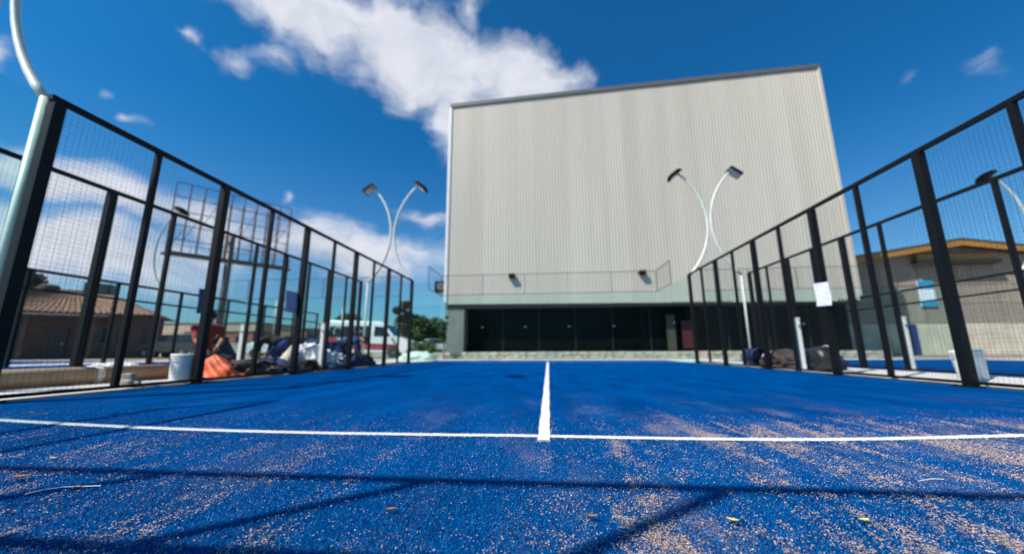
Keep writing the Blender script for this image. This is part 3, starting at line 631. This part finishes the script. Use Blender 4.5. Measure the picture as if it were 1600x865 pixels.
# ------------------------------------------------------------------ lattice billboard
def billboard():
    base = Vector((-33.0, 35, 0)); t = thing('billboard_frame', 'bare steel lattice billboard on a single pole with a catwalk', 'billboard', base, R(52))
    MB().tube([(0, .6, -.02), (0, .6, 12.5)], .33, 14).build('pole', M['trimd'], t, True)
    x0, x1, z0, z1 = -5.0, 5.2, 9.7, 16.9; n = 9
    for k in range(n+1):
        x = x0+(x1-x0)*k/n; b = MB()
        b.bar((x, 0, z0), (x, 0, z1), .09).bar((x, .7, z0), (x, .7, z1-.8), .07)
        for j in range(7):
            za = z0+(z1-.8-z0)*j/7; zb = z0+(z1-.8-z0)*(j+1)/7; b.bar((x, 0 if j % 2 else .7, za), (x, .7 if j % 2 else 0, zb), .045)
        b.build('lattice_upright', M['steel'], t)
    for j in range(6):
        z = z0+(z1-z0)*j/5; MB().bar((x0, -.06, z), (x1, -.06, z), .07).build('stringer', M['steel'], t)
    for k in range(0, n, 1):
        xa, xb = x0+(x1-x0)*k/n, x0+(x1-x0)*(k+1)/n
        MB().bar((xa, .05, z0+(z1-z0)*.2*(k % 3)), (xb, .05, z0+(z1-z0)*(.2*(k % 3)+.4)), .05).build('brace', M['steel'], t)
    c = MB().box(((x0+x1)/2, -.75, z0-.25), (x1-x0+.6, .9, .12)).build('catwalk', M['trimd'], t)
    MB().bar((x0-.3, -1.15, z0+.7), (x1+.3, -1.15, z0+.7), .04).build('handrail', M['trimd'], c)
    for k in range(7): MB().bar((x0+(x1-x0)*k/6, -1.15, z0-.2), (x0+(x1-x0)*k/6, -1.15, z0+.7), .035).build('baluster', M['trimd'], c)
    MB().bar((x0, .6, z0+.2), (x1, .6, z0+.2), .3).build('main_beam', M['trimd'], t)
billboard()
for k, (x, y, h, lab) in enumerate(((-25.6, 33, 5.2, 'thin grey lamp post behind the worker in the red cap'), (-19.5, 34, 4.6, 'thin grey lamp post behind the white net post'))):
    t = thing('lamp_post', lab, 'lamp post', (x, y, 0)); MB().tube([(0, 0, -.02), (0, 0, h)], [.09, .05], 10).build('pole', M['galv'], t, True)
    MB().bar((0, 0, h-.05), (.9, 0, h+.1), .05).build('arm', M['galv'], t); MB().box((1.05, 0, h+.1), (.5, .2, .08)).build('lamp_head', M['lamp'], t)

# ------------------------------------------------------------------ vehicles
def vehicle(name, label, loc, rz, prof, windows, front, rear, width, wheels, wr, paint, taper=.16, belt=1.0, stripes=(), cat='car'):
    # prof: closed side outline (x forward, z); windows: list of side polygons; front/rear: glass edge pairs
    t = thing(name, label, cat, loc, rz)
    zt = max(z for _, z in prof); hw = width/2
    wz = lambda z: hw - (max(0, z-belt)/(zt-belt))*taper - max(0, .35-z)*.15
    n = len(prof); b = MB()
    b.add([(x, -wz(z), z) for x, z in prof]+[(x, wz(z), z) for x, z in prof], [tuple(range(n)), tuple(reversed(range(n, 2*n)))]+[(i, i+n, (i+1) % n+n, (i+1) % n) for i in range(n)])
    body = b.build('body', paint, t, bevel=.05)
    for s in (-1, 1):
        for i, poly in enumerate(windows):
            m = len(poly); MB().add([(x, s*(wz(z)+.003), z) for x, z in poly]+[(x, s*(wz(z)-.03), z) for x, z in poly], [tuple(range(m)), tuple(reversed(range(m, 2*m)))]+[(k, k+m, (k+1) % m+m, (k+1) % m) for k in range(m)]).build('side_window', M['cglass'], body)
        for (poly, mm) in stripes:
            m = len(poly); MB().add([(x, s*(wz(z)+.004), z) for x, z in poly]+[(x, s*(wz(z)-.02), z) for x, z in poly], [tuple(range(m)), tuple(reversed(range(m, 2*m)))]+[(k, k+m, (k+1) % m+m, (k+1) % m) for k in range(m)]).build('side_stripe', mm, body)
        for wx in wheels:
            wl = thing('wheel', None, None); wl.parent = t; wl.location = (wx, s*(hw-.1), wr)
            ty = MB(); ty.lathe([(wr*.62, -.1), (wr*.92, -.11), (wr, -.08), (wr, .08), (wr*.92, .11), (wr*.62, .1)], 24)
            o = ty.build('tyre', M['tyre'], wl); o.rotation_euler = (R(90), 0, 0)
            rm = MB().lathe([(wr*.6, -.09), (wr*.6, .09)], 20); rm.lathe([(wr*.14, -.12), (wr*.14, .12)], 10)
            for k in range(5): rm.box((wr*.36*math.cos(k*1.2566), wr*.36*math.sin(k*1.2566), 0), (wr*.5, wr*.16, .21), k*1.2566)
            o = rm.build('rim', M['rim'], wl); o.rotation_euler = (R(90), 0, 0)
            MB().lathe([(wr*1.12, -.005), (wr*1.12, .02)], 24).build('wheel_arch', M['plastic'], body).matrix_local = Matrix.Translation((wx, s*(hw-.008), wr+.02)) @ Matrix.Rotation(R(90), 4, 'X')
        xf = max(x for x, _ in prof); xr = min(x for x, _ in prof)
        MB().box((xf-.08, s*(hw-.24), belt-.28), (.2, .36, .16)).build('headlight', M['headl'], body, bevel=.02); MB().box((xr+.06, s*(hw-.16), belt-.15), (.14, .22, .3)).build('tail_light', M['taill'], body)
        MB().box((front[0][0]-.15, s*(hw+.1), belt+.08), (.14, .2, .14)).build('mirror', paint, body, bevel=.03)
    for (p, q), nm in ((front, 'windscreen'), (rear, 'rear_window')):
        (xa, za), (xb, zb) = p, q; d = Vector((xb-xa, zb-za)); nn = Vector((d.y, -d.x)).normalized()*.006*(1 if nm == 'windscreen' else -1)
        if nm == 'windscreen' and nn.x < 0: nn = -nn
        if nm == 'rear_window' and nn.x > 0: nn = -nn
        p1 = Vector(p)+Vector(d)*.08; p2 = Vector(p)+Vector(d)*.92; k1, k2 = wz(p1.y)-.08, wz(p2.y)-.08
        MB().add([(p1.x+nn.x, -k1, p1.y+nn.y), (p1.x+nn.x, k1, p1.y+nn.y), (p2.x+nn.x, k2, p2.y+nn.y), (p2.x+nn.x, -k2, p2.y+nn.y)], [(0, 1, 2, 3)]).build(nm, M['cglass'], body)
    MB().box((max(x for x, _ in prof)-.02, 0, .42), (.12, width*.86, .2)).build('bumper', M['plastic'], body, bevel=.03); MB().box((min(x for x, _ in prof)+.02, 0, .45), (.12, width*.86, .2)).build('bumper', M['plastic'], body, bevel=.03)
    return t, body, wz
# white passenger van, nose towards the hall
vp = [(-2.75, .35), (2.55, .35), (2.72, .6), (2.68, .95), (2.5, 1.12), (1.75, 1.36), (1.05, 2.18), (.75, 2.34), (-2.55, 2.42), (-2.75, 2.25)]
vw = [[(-2.55, 1.35), (-1.2, 1.35), (-1.2, 2.05), (-2.5, 2.05)], [(-1.12, 1.35), (.15, 1.35), (.15, 2.05), (-1.12, 2.05)], [(.42, 1.4), (1.55, 1.36), (1.0, 1.98), (.42, 2.03)]]
vst = [([(-2.7, .62), (2.0, .5), (2.0, .62), (-2.7, .8)], M['redv']), ([(-2.7, .84), (2.0, .66), (2.0, .86), (-1.3, 1.02), (-2.2, 1.32), (-2.7, 1.32)], M['redv'])]
van, vbody, vwz = vehicle('passenger_van', 'white passenger van with dark windows and red side stripes', (-11.6, 24.2, -.02), R(4), vp, vw, ((1.75, 1.36), (1.05, 2.18)), ((-2.75, 1.3), (-2.75, 2.2)), 2.0, (-1.75, 1.75), .36, M['pw'], .14, 1.2, vst, 'van')
ring = MB(); pts = [(-1.95+.27*math.cos(R(a)), 0, 1.7+.27*math.sin(R(a))) for a in range(45, 330, 15)]; ring.tube(pts, .022, 6).build('letter_mark', M['pwhite'], vbody, loc=(0, -vwz(1.7)-.006, 0))
for i, (dx, hh, sl) in enumerate(((0, .3, .07), (.16, .18, .03), (.28, .3, .09), (.42, .2, .03), (.58, .14, .02))):
    MB().bar((-.95+dx, 0, 1.62), (-.95+dx+sl, 0, 1.62+hh), .035, .02).build('letter_mark', M['pwhite'], vbody, loc=(0, -vwz(1.7)-.008, 0))
MB().box((-1.75, -vwz(.9)-.008, .95), (.34, .012, .62)).build('side_notice', M['pw'], vbody)
for i in range(3): MB().box((-.62+.2*i, -vwz(1.1)-.008, 1.12), (.12, .012, .16)).build('side_notice', M['pwhite'], vbody)
# grey off-road car
sp_ = [(-2.3, .42), (2.25, .42), (2.35, .7), (2.28, 1.0), (1.05, 1.14), (.45, 1.72), (-1.95, 1.8), (-2.28, 1.2)]
sw = [[(-1.98, 1.2), (-1.15, 1.2), (-1.15, 1.66), (-1.85, 1.68)], [(-1.05, 1.2), (-.25, 1.2), (-.25, 1.65), (-1.05, 1.66)], [(-.17, 1.2), (.9, 1.18), (.42, 1.62), (-.17, 1.65)]]
vehicle('off_road_car', 'dark grey-brown off-road car parked before the tan warehouse', (-27.9, 26, -.02), R(180+3), sp_, sw, ((1.05, 1.14), (.45, 1.72)), ((-2.2, 1.25), (-1.98, 1.75)), 1.85, (-1.4, 1.45), .38, M['pg'], .14, 1.15)
cp = [(-2.2, .35), (2.15, .35), (2.25, .55), (2.15, .82), (1.1, .98), (.35, 1.42), (-1.1, 1.44), (-1.85, 1.05), (-2.2, .98)]
cw = [[(-1.5, 1.02), (-.45, 1.02), (-.45, 1.36), (-1.05, 1.36)], [(-.36, 1.02), (.9, 1.0), (.3, 1.34), (-.36, 1.36)]]
def sedan(label, loc, rz, paint): vehicle('parked_car', label, loc, rz, cp, cw, ((1.1, .98), (.35, 1.42)), ((-1.85, 1.05), (-1.1, 1.44)), 1.76, (-1.35, 1.35), .32, paint, .2, .96)
sedan('red saloon car parked behind the dark grey off-road car', (-34.6, 30.5, -.02), R(170), M['pr'])
sedan('silver saloon car parked just beyond the hall corner', (-9.4, 31.0, -.02), R(-60), M['ps'])
sedan('white saloon car parked behind the crouching workers', (-21.5, 28.5, -.02), R(10), M['pw'])
sedan('dark green saloon car parked beside the white van', (-16.6, 26.2, -.02), R(20), M['pk'])
sedan('silver saloon car parked between the dark green car and the workers', (-18.8, 30.6, -.02), R(185), M['ps'])

# ------------------------------------------------------------------ trees
def leafy(centres, n, size, seed):
    r = np.random.default_rng(seed); out_v = []; cs = np.array([c[:3] for c in centres]); rad = np.array([c[3] for c in centres])
    k = r.choice(len(centres), n, p=rad**2/np.sum(rad**2)); d = r.normal(size=(n, 3)); d /= np.linalg.norm(d, axis=1)[:, None]
    p = cs[k]+d*(rad[k]*(.45+.6*r.random(n)**.6))[:, None]*np.array([1, 1, .8])
    a = r.normal(size=(n, 3)); a /= np.linalg.norm(a, axis=1)[:, None]; b = np.cross(a, r.normal(size=(n, 3))); b /= np.linalg.norm(b, axis=1)[:, None]
    s = size*(.6+.8*r.random(n))[:, None]
    v = np.stack([p-a*s, p+b*s*.5, p+a*s, p-b*s*.5], 1).reshape(-1, 3); m = MB(); m.v = [tuple(q) for q in v]; m.f = [(4*i, 4*i+1, 4*i+2, 4*i+3) for i in range(n)]; return m
def tree(label, loc, h, spread, th, m, seed, n=5000, leaf=.16, cat='tree', name='tree', trunk=.16):
    r = random.Random(seed); t = thing(name, label, cat, loc)
    tr = MB(); tr.tube([(0, 0, -.05), (.05, .02, th*.5), (.0, .05, th), (.05, 0, h*.75)], [trunk, trunk*.8, trunk*.65, trunk*.2], 8)
    cs = []
    for k in range(13):
        a = r.uniform(0, 6.28); rr = spread*r.uniform(.2, .8); z = r.uniform(th, h-.3); q = (rr*math.cos(a), rr*math.sin(a), z)
        cs.append(q+(spread*r.uniform(.28, .5),)); tr.tube([(0, .03, min(th, z*.8)), (q[0]*.5, q[1]*.5, (th+z)/2), q], [trunk*.45, trunk*.3, trunk*.1], 5)
    tr.build('trunk', M['bark'], t); leafy(cs, n, leaf, seed).build('crown', m, t)
def px_tree(px, Y): p = atY(px, 545, Y); return (p.x, p.y, -.02)
tree('dark broad tree rising behind the tile-roofed house', px_tree(12, 31), 8.6, 2.9, 3.2, M['leafd'], 2, 6000, .2)
tree('small dark round tree beside the tile-roofed house', px_tree(205, 33), 4.4, 1.1, 1.6, M['leafd'], 3, 3000, .14)
tree('leafy green tree behind the white van roof', px_tree(530, 44), 4.6, 2.6, 1.6, M['leafm'], 4, 4500, .16)
tree('tall thin tree standing behind the fence corner post', px_tree(628, 36), 5.4, 1.0, 1.6, M['leafd'], 5, 3500, .13)
tree('wide dense green tree between the van and the white annexe', px_tree(655, 38), 4.0, 2.5, 1.0, M['leafm'], 6, 6500, .15)
tree('low bright green bush by the silver car at the hall corner', px_tree(662, 23.5), 1.25, .75, .3, M['leafy'], 8, 2500, .07, 'bush', 'bush', .04)
tree('slim shrub growing at the hall corner', px_tree(693, 19.2), 2.6, .28, .9, M['leafm'], 9, 1500, .05, 'bush', 'bush', .03)

# ------------------------------------------------------------------ people
def person(label, loc, rz, J, shirt, trousers, headwear, hat_m):
    # J: joints in metres, x forward; one continuous remeshed body
    b = MB(); bones = []
    def limb(a, c, ra, rc, tagm):
        a, c = Vector(a), Vector(c); bones.append((a, c, tagm)); k = 5
        b.tube([a.lerp(c, i/k) for i in range(k+1)], [ra+(rc-ra)*i/k for i in range(k+1)], 12)
        for p, r_ in ((a, ra), (c, rc)): ball(p, (r_, r_, r_))
    def ball(p, r3):
        bm = bmesh.new(); bmesh.ops.create_icosphere(bm, subdivisions=2, radius=1); p = Vector(p)
        b.add([(p.x+v.co.x*r3[0], p.y+v.co.y*r3[1], p.z+v.co.z*r3[2]) for v in bm.verts], [tuple(v.index for v in f.verts) for f in bm.faces]); bm.free()
    pel, chest, neck, head = (Vector(J[k]) for k in ('pelvis', 'chest', 'neck', 'head'))
    mid = pel.lerp(chest, .5)
    for (p, w, d) in ((pel, .16, .12), (mid, .15, .115), (chest, .18, .125)):
        ball(p, (d, w, d*1.1))
    limb(pel, mid, .125, .12, 0); limb(mid, chest, .125, .13, 0); limb(chest, neck, .1, .055, 0)
    fwd = Vector(J.get('look', (1, 0, -.2))).normalized()
    hz = (head-neck).normalized(); limb(neck, neck.lerp(head, .5), .052, .05, 1)
    ball(head, (.092, .078, .112)); ball(head+fwd*.045-Vector((0, 0, .055)), (.05, .052, .05)); bones.append((head-hz*.08, head+hz*.12, 1))
    ball(head+fwd*.1-Vector((0, 0, .012)), (.022, .014, .02))
    for s in (-1, 1):
        ball(head+Vector((0, s*.08, -.01)), (.018, .012, .03))
        sh, el, ha = (Vector((J[k][0], s*J[k][1], J[k][2])) for k in ('shoulder', 'elbow', 'hand'))
        limb(chest.lerp(neck, .45), sh, .075, .068, 0); limb(sh, el, .06, .047, 0); limb(el, ha, .043, .03, 1)
        d = (ha-el).normalized(); side = Vector((0, -s, 0)); pal = ha+d*.05; ball(pal, (.04, .038, .03)); bones.append((ha, ha+d*.18, 1))
        perp = d.cross(side).normalized()
        for i, L in enumerate((.07, .08, .075, .06)):
            o = pal+perp*(.03*(i-1.5)*.75)+d*.025; b.tube([o, o+d*L*.55, o+d*L*.9+side*L*.35], [.0105, .0095, .008], 7)
        o = pal+perp*-.035; b.tube([o, o+d*.03-perp*.03, o+d*.06-perp*.028+side*.01], [.012, .011, .009], 7)
        hip = pel+Vector((0, s*.09, -.02)); kn, an, to = (Vector((J[k][0], s*J[k][1], J[k][2])) for k in ('knee', 'ankle', 'toe'))
        limb(hip, kn, .092, .062, 2); limb(kn, an, .06, .042, 2); limb(an, to, .045, .038, 3); limb(an, an+Vector((-.05, 0, -.03)), .042, .036, 3)
    me = b.mesh('person_raw', None); o = bpy.data.objects.new('person_raw', me); COL.objects.link(o)
    rm = o.modifiers.new('r', 'REMESH'); rm.mode = 'VOXEL'; rm.voxel_size = .012; sm = o.modifiers.new('s', 'SMOOTH'); sm.iterations = 3; sm.factor = .4
    dg = bpy.context.evaluated_depsgraph_get(); ev = bpy.data.meshes.new_from_object(o.evaluated_get(dg)); bpy.data.objects.remove(o)
    ev.name = 'body'
    for m in (shirt, M['skin'], trousers, M['boot']): ev.materials.append(m)
    A = np.array([x[0] for x in bones]); Bv = np.array([x[1] for x in bones]); T = np.array([x[2] for x in bones])
    co = np.zeros(len(ev.vertices)*3); ev.vertices.foreach_get('co', co); co = co.reshape(-1, 3)
    ctr = np.array([co[list(p.vertices)].mean(0) for p in ev.polygons]); AB = Bv-A; L2 = (AB**2).sum(1)+1e-9
    tt = np.clip(((ctr[:, None]-A[None])*AB[None]).sum(2)/L2, 0, 1); dist = np.linalg.norm(ctr[:, None]-(A[None]+tt[..., None]*AB[None]), axis=2)
    ev.polygons.foreach_set('material_index', T[dist.argmin(1)].astype(np.int32)); ev.polygons.foreach_set('use_smooth', [True]*len(ev.polygons))
    t = thing('person', label, 'person', loc, rz, 'workers beside the court'); bo = inst('body', ev, t)
    for s in (-1, 1): MB().lathe([(.0, -.008), (.011, -.004), (.011, .004), (0, .008)], 8).build('eye', M['hair'], t, loc=head+fwd*.088+Vector((0, s*.032, .012)))
    MB().box(head+fwd*.094-Vector((0, 0, .055)), (.012, .045, .01)).build('mouth', M['redc'], t)
    q = fwd.to_track_quat('X', 'Z').to_matrix(); cap = MB(); rings = []
    for i in range(6):
        ph = R(90)*i/5; rings.append((.103*math.cos(ph)+.001, .118*math.sin(ph)))
    cap.lathe(rings, 16); cap.v = [tuple(q @ (Vector(p)+Vector((-.012, 0, .02)))+head) for p in cap.v]
    h_ = cap.build('cap' if headwear else 'hair', hat_m, t, True)
    if headwear: pk = MB().prism([(.08, -.07), (.17, -.05), (.19, 0), (.17, .05), (.08, .07)], .02, .032, 'z'); pk.v = [tuple(q @ Vector(p)+head) for p in pk.v]; pk.build('peak', hat_m, h_)
    return t
SQ = dict(pelvis=(-.05, 0, .3), chest=(.2, 0, .68), neck=(.28, 0, .82), head=(.34, 0, .95), look=(1, 0, -.35), shoulder=(.22, .2, .74), elbow=(.42, .22, .5), hand=(.56, .12, .28), knee=(.33, .16, .46), ankle=(.08, .14, .09), toe=(.27, .16, .045))
BD = dict(pelvis=(-.1, 0, .62), chest=(.32, 0, .72), neck=(.46, 0, .73), head=(.58, 0, .74), look=(.8, 0, -.5), shoulder=(.36, .19, .7), elbow=(.44, .2, .44), hand=(.52, .12, .2), knee=(.16, .14, .42), ankle=(-.08, .13, .09), toe=(.12, .15, .045))
KN = dict(pelvis=(-.12, 0, .38), chest=(.1, 0, .8), neck=(.15, 0, .95), head=(.2, 0, 1.08), look=(1, 0, -.4), shoulder=(.12, .2, .87), elbow=(.34, .2, .64), hand=(.52, .1, .5), knee=(.3, .15, .4), ankle=(.1, .14, .09), toe=(.29, .16, .045))
person('worker in a red-orange shirt crouching behind the fence post by the white bucket', (-6.62, 6.75, .02), R(-35), KN, M['redc'], M['navy'], False, M['hair'])
person('worker in dark clothes and red cap crouching', (-7.5, 8.35, 0), R(195), SQ, M['navy'], M['navy'], True, M['redc'])
person('worker in black bending low over the blue offcuts', (-6.5, 8.75, .02), R(185), BD, M['blk'], M['bluec'], False, M['hair'])
person('worker in blue and black bending over the plastic bags', (-5.75, 10.2, .02), R(20), BD, M['bluec'], M['blk'], False, M['hair'])

# ------------------------------------------------------------------ things lying beside the courts
def bucket(label, loc, r=.15, h=.36, tilt=0, loaded=False):
    t = thing('bucket', label, 'bucket', loc); t.rotation_euler = (0, tilt, 0)
    MB().lathe([(r*.84, 0), (r*.86, .01), (r, h*.97), (r, h), (r*.95, h), (r*.93, h*.9), (r*.8, .03)], 28).build('shell', M['bucket'], t, True)
    for z in (.95, .86, .77): MB().lathe([(r*(.86+.14*z)+.001, h*z-.006), (r*(.86+.14*z)+.012, h*z-.004), (r*(.86+.14*z)+.012, h*z+.004), (r*(.86+.14*z)+.001, h*z+.006)], 28).build('rim_rib', M['bucket'], t)
    pts = [(r*1.05*math.cos(a), r*.5*math.sin(a)+.0, h*.86-.13*math.sin(a)) for a in [math.pi*k/12 for k in range(13)]]; MB().tube(pts, .004, 6).build('handle', M['galv'], t)
bucket('white plastic bucket standing beside the fence post and orange tarpaulin', gnd(282, 597, .02) , .155, .40)
bucket('dented white plastic tub behind the heavy fence post', gnd(1522, 592, .02), .165, .40, R(-4))
t = thing('cardboard_tube', 'long brown cardboard tube lying on the concrete strip', 'tube', (-6.35, 3.9, .14), R(86))
b = MB(); L = 4.6; ri, ro = .085, .115
ps = []
for x, r_ in ((-L/2, ri), (-L/2, ro), (L/2, ro), (L/2, ri)): ps.append((x, r_))
n = 24; b.add([(x, r_*math.cos(6.2832*k/n), r_*math.sin(6.2832*k/n)) for x, r_ in ps for k in range(n)], [(i*n+k, i*n+(k+1) % n, ((i+1) % 4)*n+(k+1) % n, ((i+1) % 4)*n+k) for i in range(4) for k in range(n)])
b.build('tube_wall', M['card'], t, True)
for x in (-1.2, .9): MB().lathe([(ro+.001, -.04), (ro+.003, -.04), (ro+.003, .04), (ro+.001, .04)], 24).build('tape_band', M['cream'], t).matrix_local = Matrix.Translation((x, 0, 0)) @ Matrix.Rotation(R(90), 4, 'Y')
def heap(name, label, cat, loc, size, m, seed, amp=.25, freq=2.2, rz=0, ridge=False, sub=4):
    o = blob(seed, size, amp, freq, sub, ridge).build(name, m, None, not ridge); o.location = loc; o.rotation_euler = (0, 0, rz); return tag(o, label, cat)
def at(px, py): return gnd(px, py, .02)
# orange tarpaulin: a draped tent shape
bt = MB(); ring_n = 44; lv = 12
for j in range(lv+1):
    f = j/lv
    for k in range(ring_n):
        a = 6.2832*k/ring_n; r_ = (1-f)**.8*(.42+.07*math.sin(5*a+j*.4)+.045*math.sin(11*a+j*.7)+.03*math.sin(3*a-j*.9)); bt.v.append((r_*1.0*math.cos(a)-.08*f, r_*.6*math.sin(a), .36*f+.015*math.sin(7*a+j)))
for j in range(lv):
    for k in range(ring_n): bt.f.append((j*ring_n+k, j*ring_n+(k+1) % ring_n, (j+1)*ring_n+(k+1) % ring_n, (j+1)*ring_n+k))
bt.f.append(tuple(range(lv*ring_n, lv*ring_n+ring_n)))
o = bt.build('orange_tarpaulin', M['orange'], None, True); o.location = (-5.52, 5.95, .035); tag(o, 'orange tarpaulin draped in a peaked heap beside the fence', 'tarpaulin')
heap('debris_heap', 'dark crumpled wrapping heap beside the orange tarpaulin', 'debris', (-5.6, 6.75, .02), (.36, .3, .16), M['brown'], 4, .35, 3, 0, True)
heap('black_sheeting', 'crumpled black sheeting along the fence foot by the blue offcut', 'sheeting', (-5.42, 7.5, .02), (.26, .55, .1), M['blacktarp'], 5, .35, 3, 0, True)
heap('turf_offcut', 'crumpled blue turf offcut beneath the bending worker', 'offcut', (-6.15, 7.75, .02), (.5, .4, .17), M['bluetarp'], 6, .3, 2.6, 0, True)
heap('film_wad', 'small grey plastic wad on the black sheeting edge', 'plastic film', (-5.5, 6.98, .02), (.16, .12, .09), M['film'], 14, .4, 3, 0, True)
# upright cream sack, leaning cone
sk = MB(); sk.lathe([(.2, 0), (.21, .08), (.17, .25), (.1, .42), (.045, .56), (.03, .6)], 22); sk.v = [(x+z*.32, y+.015*math.sin(9*math.atan2(y, x)+z*8), z) for x, y, z in sk.v]
o = sk.build('cream_sack', M['cream'], None, True); o.location = (-5.9, 8.05, .02); o.rotation_euler = (0, 0, R(15)); tag(o, 'tall cream sack leaning to a point beside the white plastic film', 'sack')
heap('plastic_film_bundle', 'big bright white plastic film bundle beside the net post', 'plastic film', (-5.68, 8.65, .02), (.4, .36, .34), M['film'], 7, .3, 2.4, 0, True, 5)
heap('plastic_film_bundle', 'grey-white crumpled film bundle at the fence beyond the net post', 'plastic film', (-5.5, 9.35, .02), (.26, .4, .22), mat('grey_film', (.42, .45, .5), .35, 0, .4, 9, .4, 14), 8, .35, 2.8, .3, True, 5)
heap('turf_offcut', 'dark blue turf offcut pile behind the bright white film bundle', 'offcut', (-6.0, 9.6, .02), (.42, .6, .42), M['bluetarp'], 9, .3, 2.2, 0, True)
heap('turf_offcut', 'dark blue turf offcut at the fence beyond the grey-white film', 'offcut', (-5.45, 10.6, .02), (.25, .55, .2), M['bluetarp'], 10, .3, 2.2, 0, True)
heap('black_sheeting', 'crumpled black sheeting with pale scraps before the cream sack', 'sheeting', (-5.4, 8.15, .02), (.2, .5, .12), M['blacktarp'], 11, .4, 3, 0, True)
heap('plastic_film_bundle', 'white film scrap lying on the neighbouring blue court', 'plastic film', (-8.4, 6.7, .0), (.4, .22, .13), M['film'], 12, .35, 2.4, .4, True)
heap('pale_sand_pile', 'small pale green-white film heap by the far fence corner', 'plastic film', (-6.3, 17.9, 0), (.9, .35, .3), mat('pale_green_film', (.5, .56, .48), .6, 0, .2, 6), 13, .25, 2.2)
t = thing('broken_block', 'broken concrete block lying at the fence foot before the cardboard tube', 'block', (-5.2, 4.3, .02), R(20))
for k, (dx, dy, dz, s) in enumerate(((0, 0, .05, .12), (.1, .03, .035, .08), (-.06, .08, .04, .09), (.02, .02, .13, .09))):
    b = MB().box((0, 0, 0), (s*1.2, s, s*.8)); b.v = [(p[0]+random.uniform(-.015, .015), p[1]+random.uniform(-.015, .015), p[2]+random.uniform(-.01, .01)) for p in b.v]; b.build('fragment', M['block'], t, bevel=.008, loc=(dx, dy, dz))
# right-hand side
t = thing('turf_roll', 'dark blue rolled turf standing at the fence foot before the hall', 'turf roll', (5.42, 10.55, .02), R(80))
b = MB(); sp_r = []
for k in range(70):
    a = k*.36; r_ = .05+.0075*a; sp_r.append((r_*math.cos(a), r_*math.sin(a)))
b.add([(-.42, u, w+.24) for u, w in sp_r]+[(.42, u, w+.24) for u, w in sp_r], [(k, k+1, 70+k+1, 70+k) for k in range(69)]); b.build('rolled_sheet', M['bluetarp'], t)
MB().lathe([(.205, -.02), (.215, -.02), (.215, .02), (.205, .02)], 24).build('tie_band', M['blacktarp'], t).matrix_local = Matrix.Translation((.1, 0, .24)) @ Matrix.Rotation(R(90), 4, 'Y')
heap('plastic_bag', 'small knotted white bag beside the dark blue turf roll', 'bag', (5.42, 9.95, .02), (.12, .1, .22), M['film'], 15, .25, 2.4, 0, True)
heap('brown_cover', 'dark brown crumpled cover heaped at the fence foot', 'cover', (5.45, 9.35, .02), (.3, .55, .24), M['brown'], 16, .3, 2, 0, True)
heap('turf_offcut', 'blue turf offcut heaped behind the right net post with brown cover', 'offcut', (5.75, 8.8, .02), (.35, .4, .26), M['bluetarp'], 17, .3, 2.4, 0, True)
# black tub lying on its side with pale rim
t = thing('dark_tub', 'dark round tub tipped on its side with a pale rim, by the net post', 'tub', (5.55, 8.35, .24), R(98))
tb = MB().lathe([(.16, -.16), (.24, -.1), (.27, .16), (.25, .16), (.22, -.08), (.14, -.12)], 28); o = tb.build('shell', M['blacktarp'], t, True); o.rotation_euler = (R(90), 0, 0)
rmn = MB().tube([(.265*math.cos(6.2832*k/28), .265*math.sin(6.2832*k/28), .165) for k in range(29)], .014, 8); o = rmn.build('rim', M['cream'], t, True); o.rotation_euler = (R(90), 0, 0)
# ------------------------------------------------------------------ leaves and fibres on the turf
def leaf(px, py, L, m, rz, label, curl=.25):
    p = gnd(px, py, .012); b = MB(); n = 7; vs = []
    for i in range(n):
        f = i/(n-1); w = L*.24*math.sin(math.pi*min(1, f*.96+.02))**.8; x = L*(f-.5); z = curl*L*(2*f-1)**2*.6
        vs += [(x, -w, z+w*.5), (x, 0, z), (x, w, z+w*.5)]
    fs = []
    for i in range(n-1): fs += [(3*i, 3*i+3, 3*i+4, 3*i+1), (3*i+1, 3*i+4, 3*i+5, 3*i+2)]
    q = len(vs); vs += [(x, y, z+.0006) for x, y, z in vs]; fs += [tuple(q+i for i in reversed(f)) for f in fs]
    o = b.add(vs, fs).build('fallen_leaf', m, None, True); o.location = p; o.rotation_euler = (0, 0, rz); tag(o, label, 'leaf', 'dry leaves on the turf')
leaf(1145, 813, .032, M['leafa'], -.5, 'yellow dry leaf lying near the diagonal shadow on the turf'); leaf(1350, 813, .032, M['leafa'], .2, 'yellow dry leaf on the sandy turf, away from the diagonal shadow')
leaf(925, 807, .032, M['leafb'], .1, 'curled brown dry leaf below the end of the centre line'); leaf(610, 796, .03, M['leafb'], .3, 'small tan-brown dry leaf beside the thin diagonal shadow')
leaf(30, 746, .05, M['leafb'], .2, 'brown dry leaf near the white fibre, further from it'); leaf(121, 761, .03, M['leafb'], .0, 'brown dry leaf touching the white fibre'); leaf(83, 716, .03, M['leafa'], 0, 'pale dry leaf on the long straight shadow')
for pts, lab in (([(40, 771), (70, 764), (100, 760), (130, 759), (158, 758)], 'long loose white fibre curling on the blue turf'), ([(1435, 751), (1455, 747), (1475, 748)], 'short white fibre lying on the sandy turf'), ([(1540, 859), (1556, 863)], 'short thick white fibre at the sandy turf')):
    q = [gnd(x, y_, .014) for x, y_ in pts]; o = MB().tube(q, .0012, 5).build('white_fibre', M['pwhite']); tag(o, lab, 'fibre')
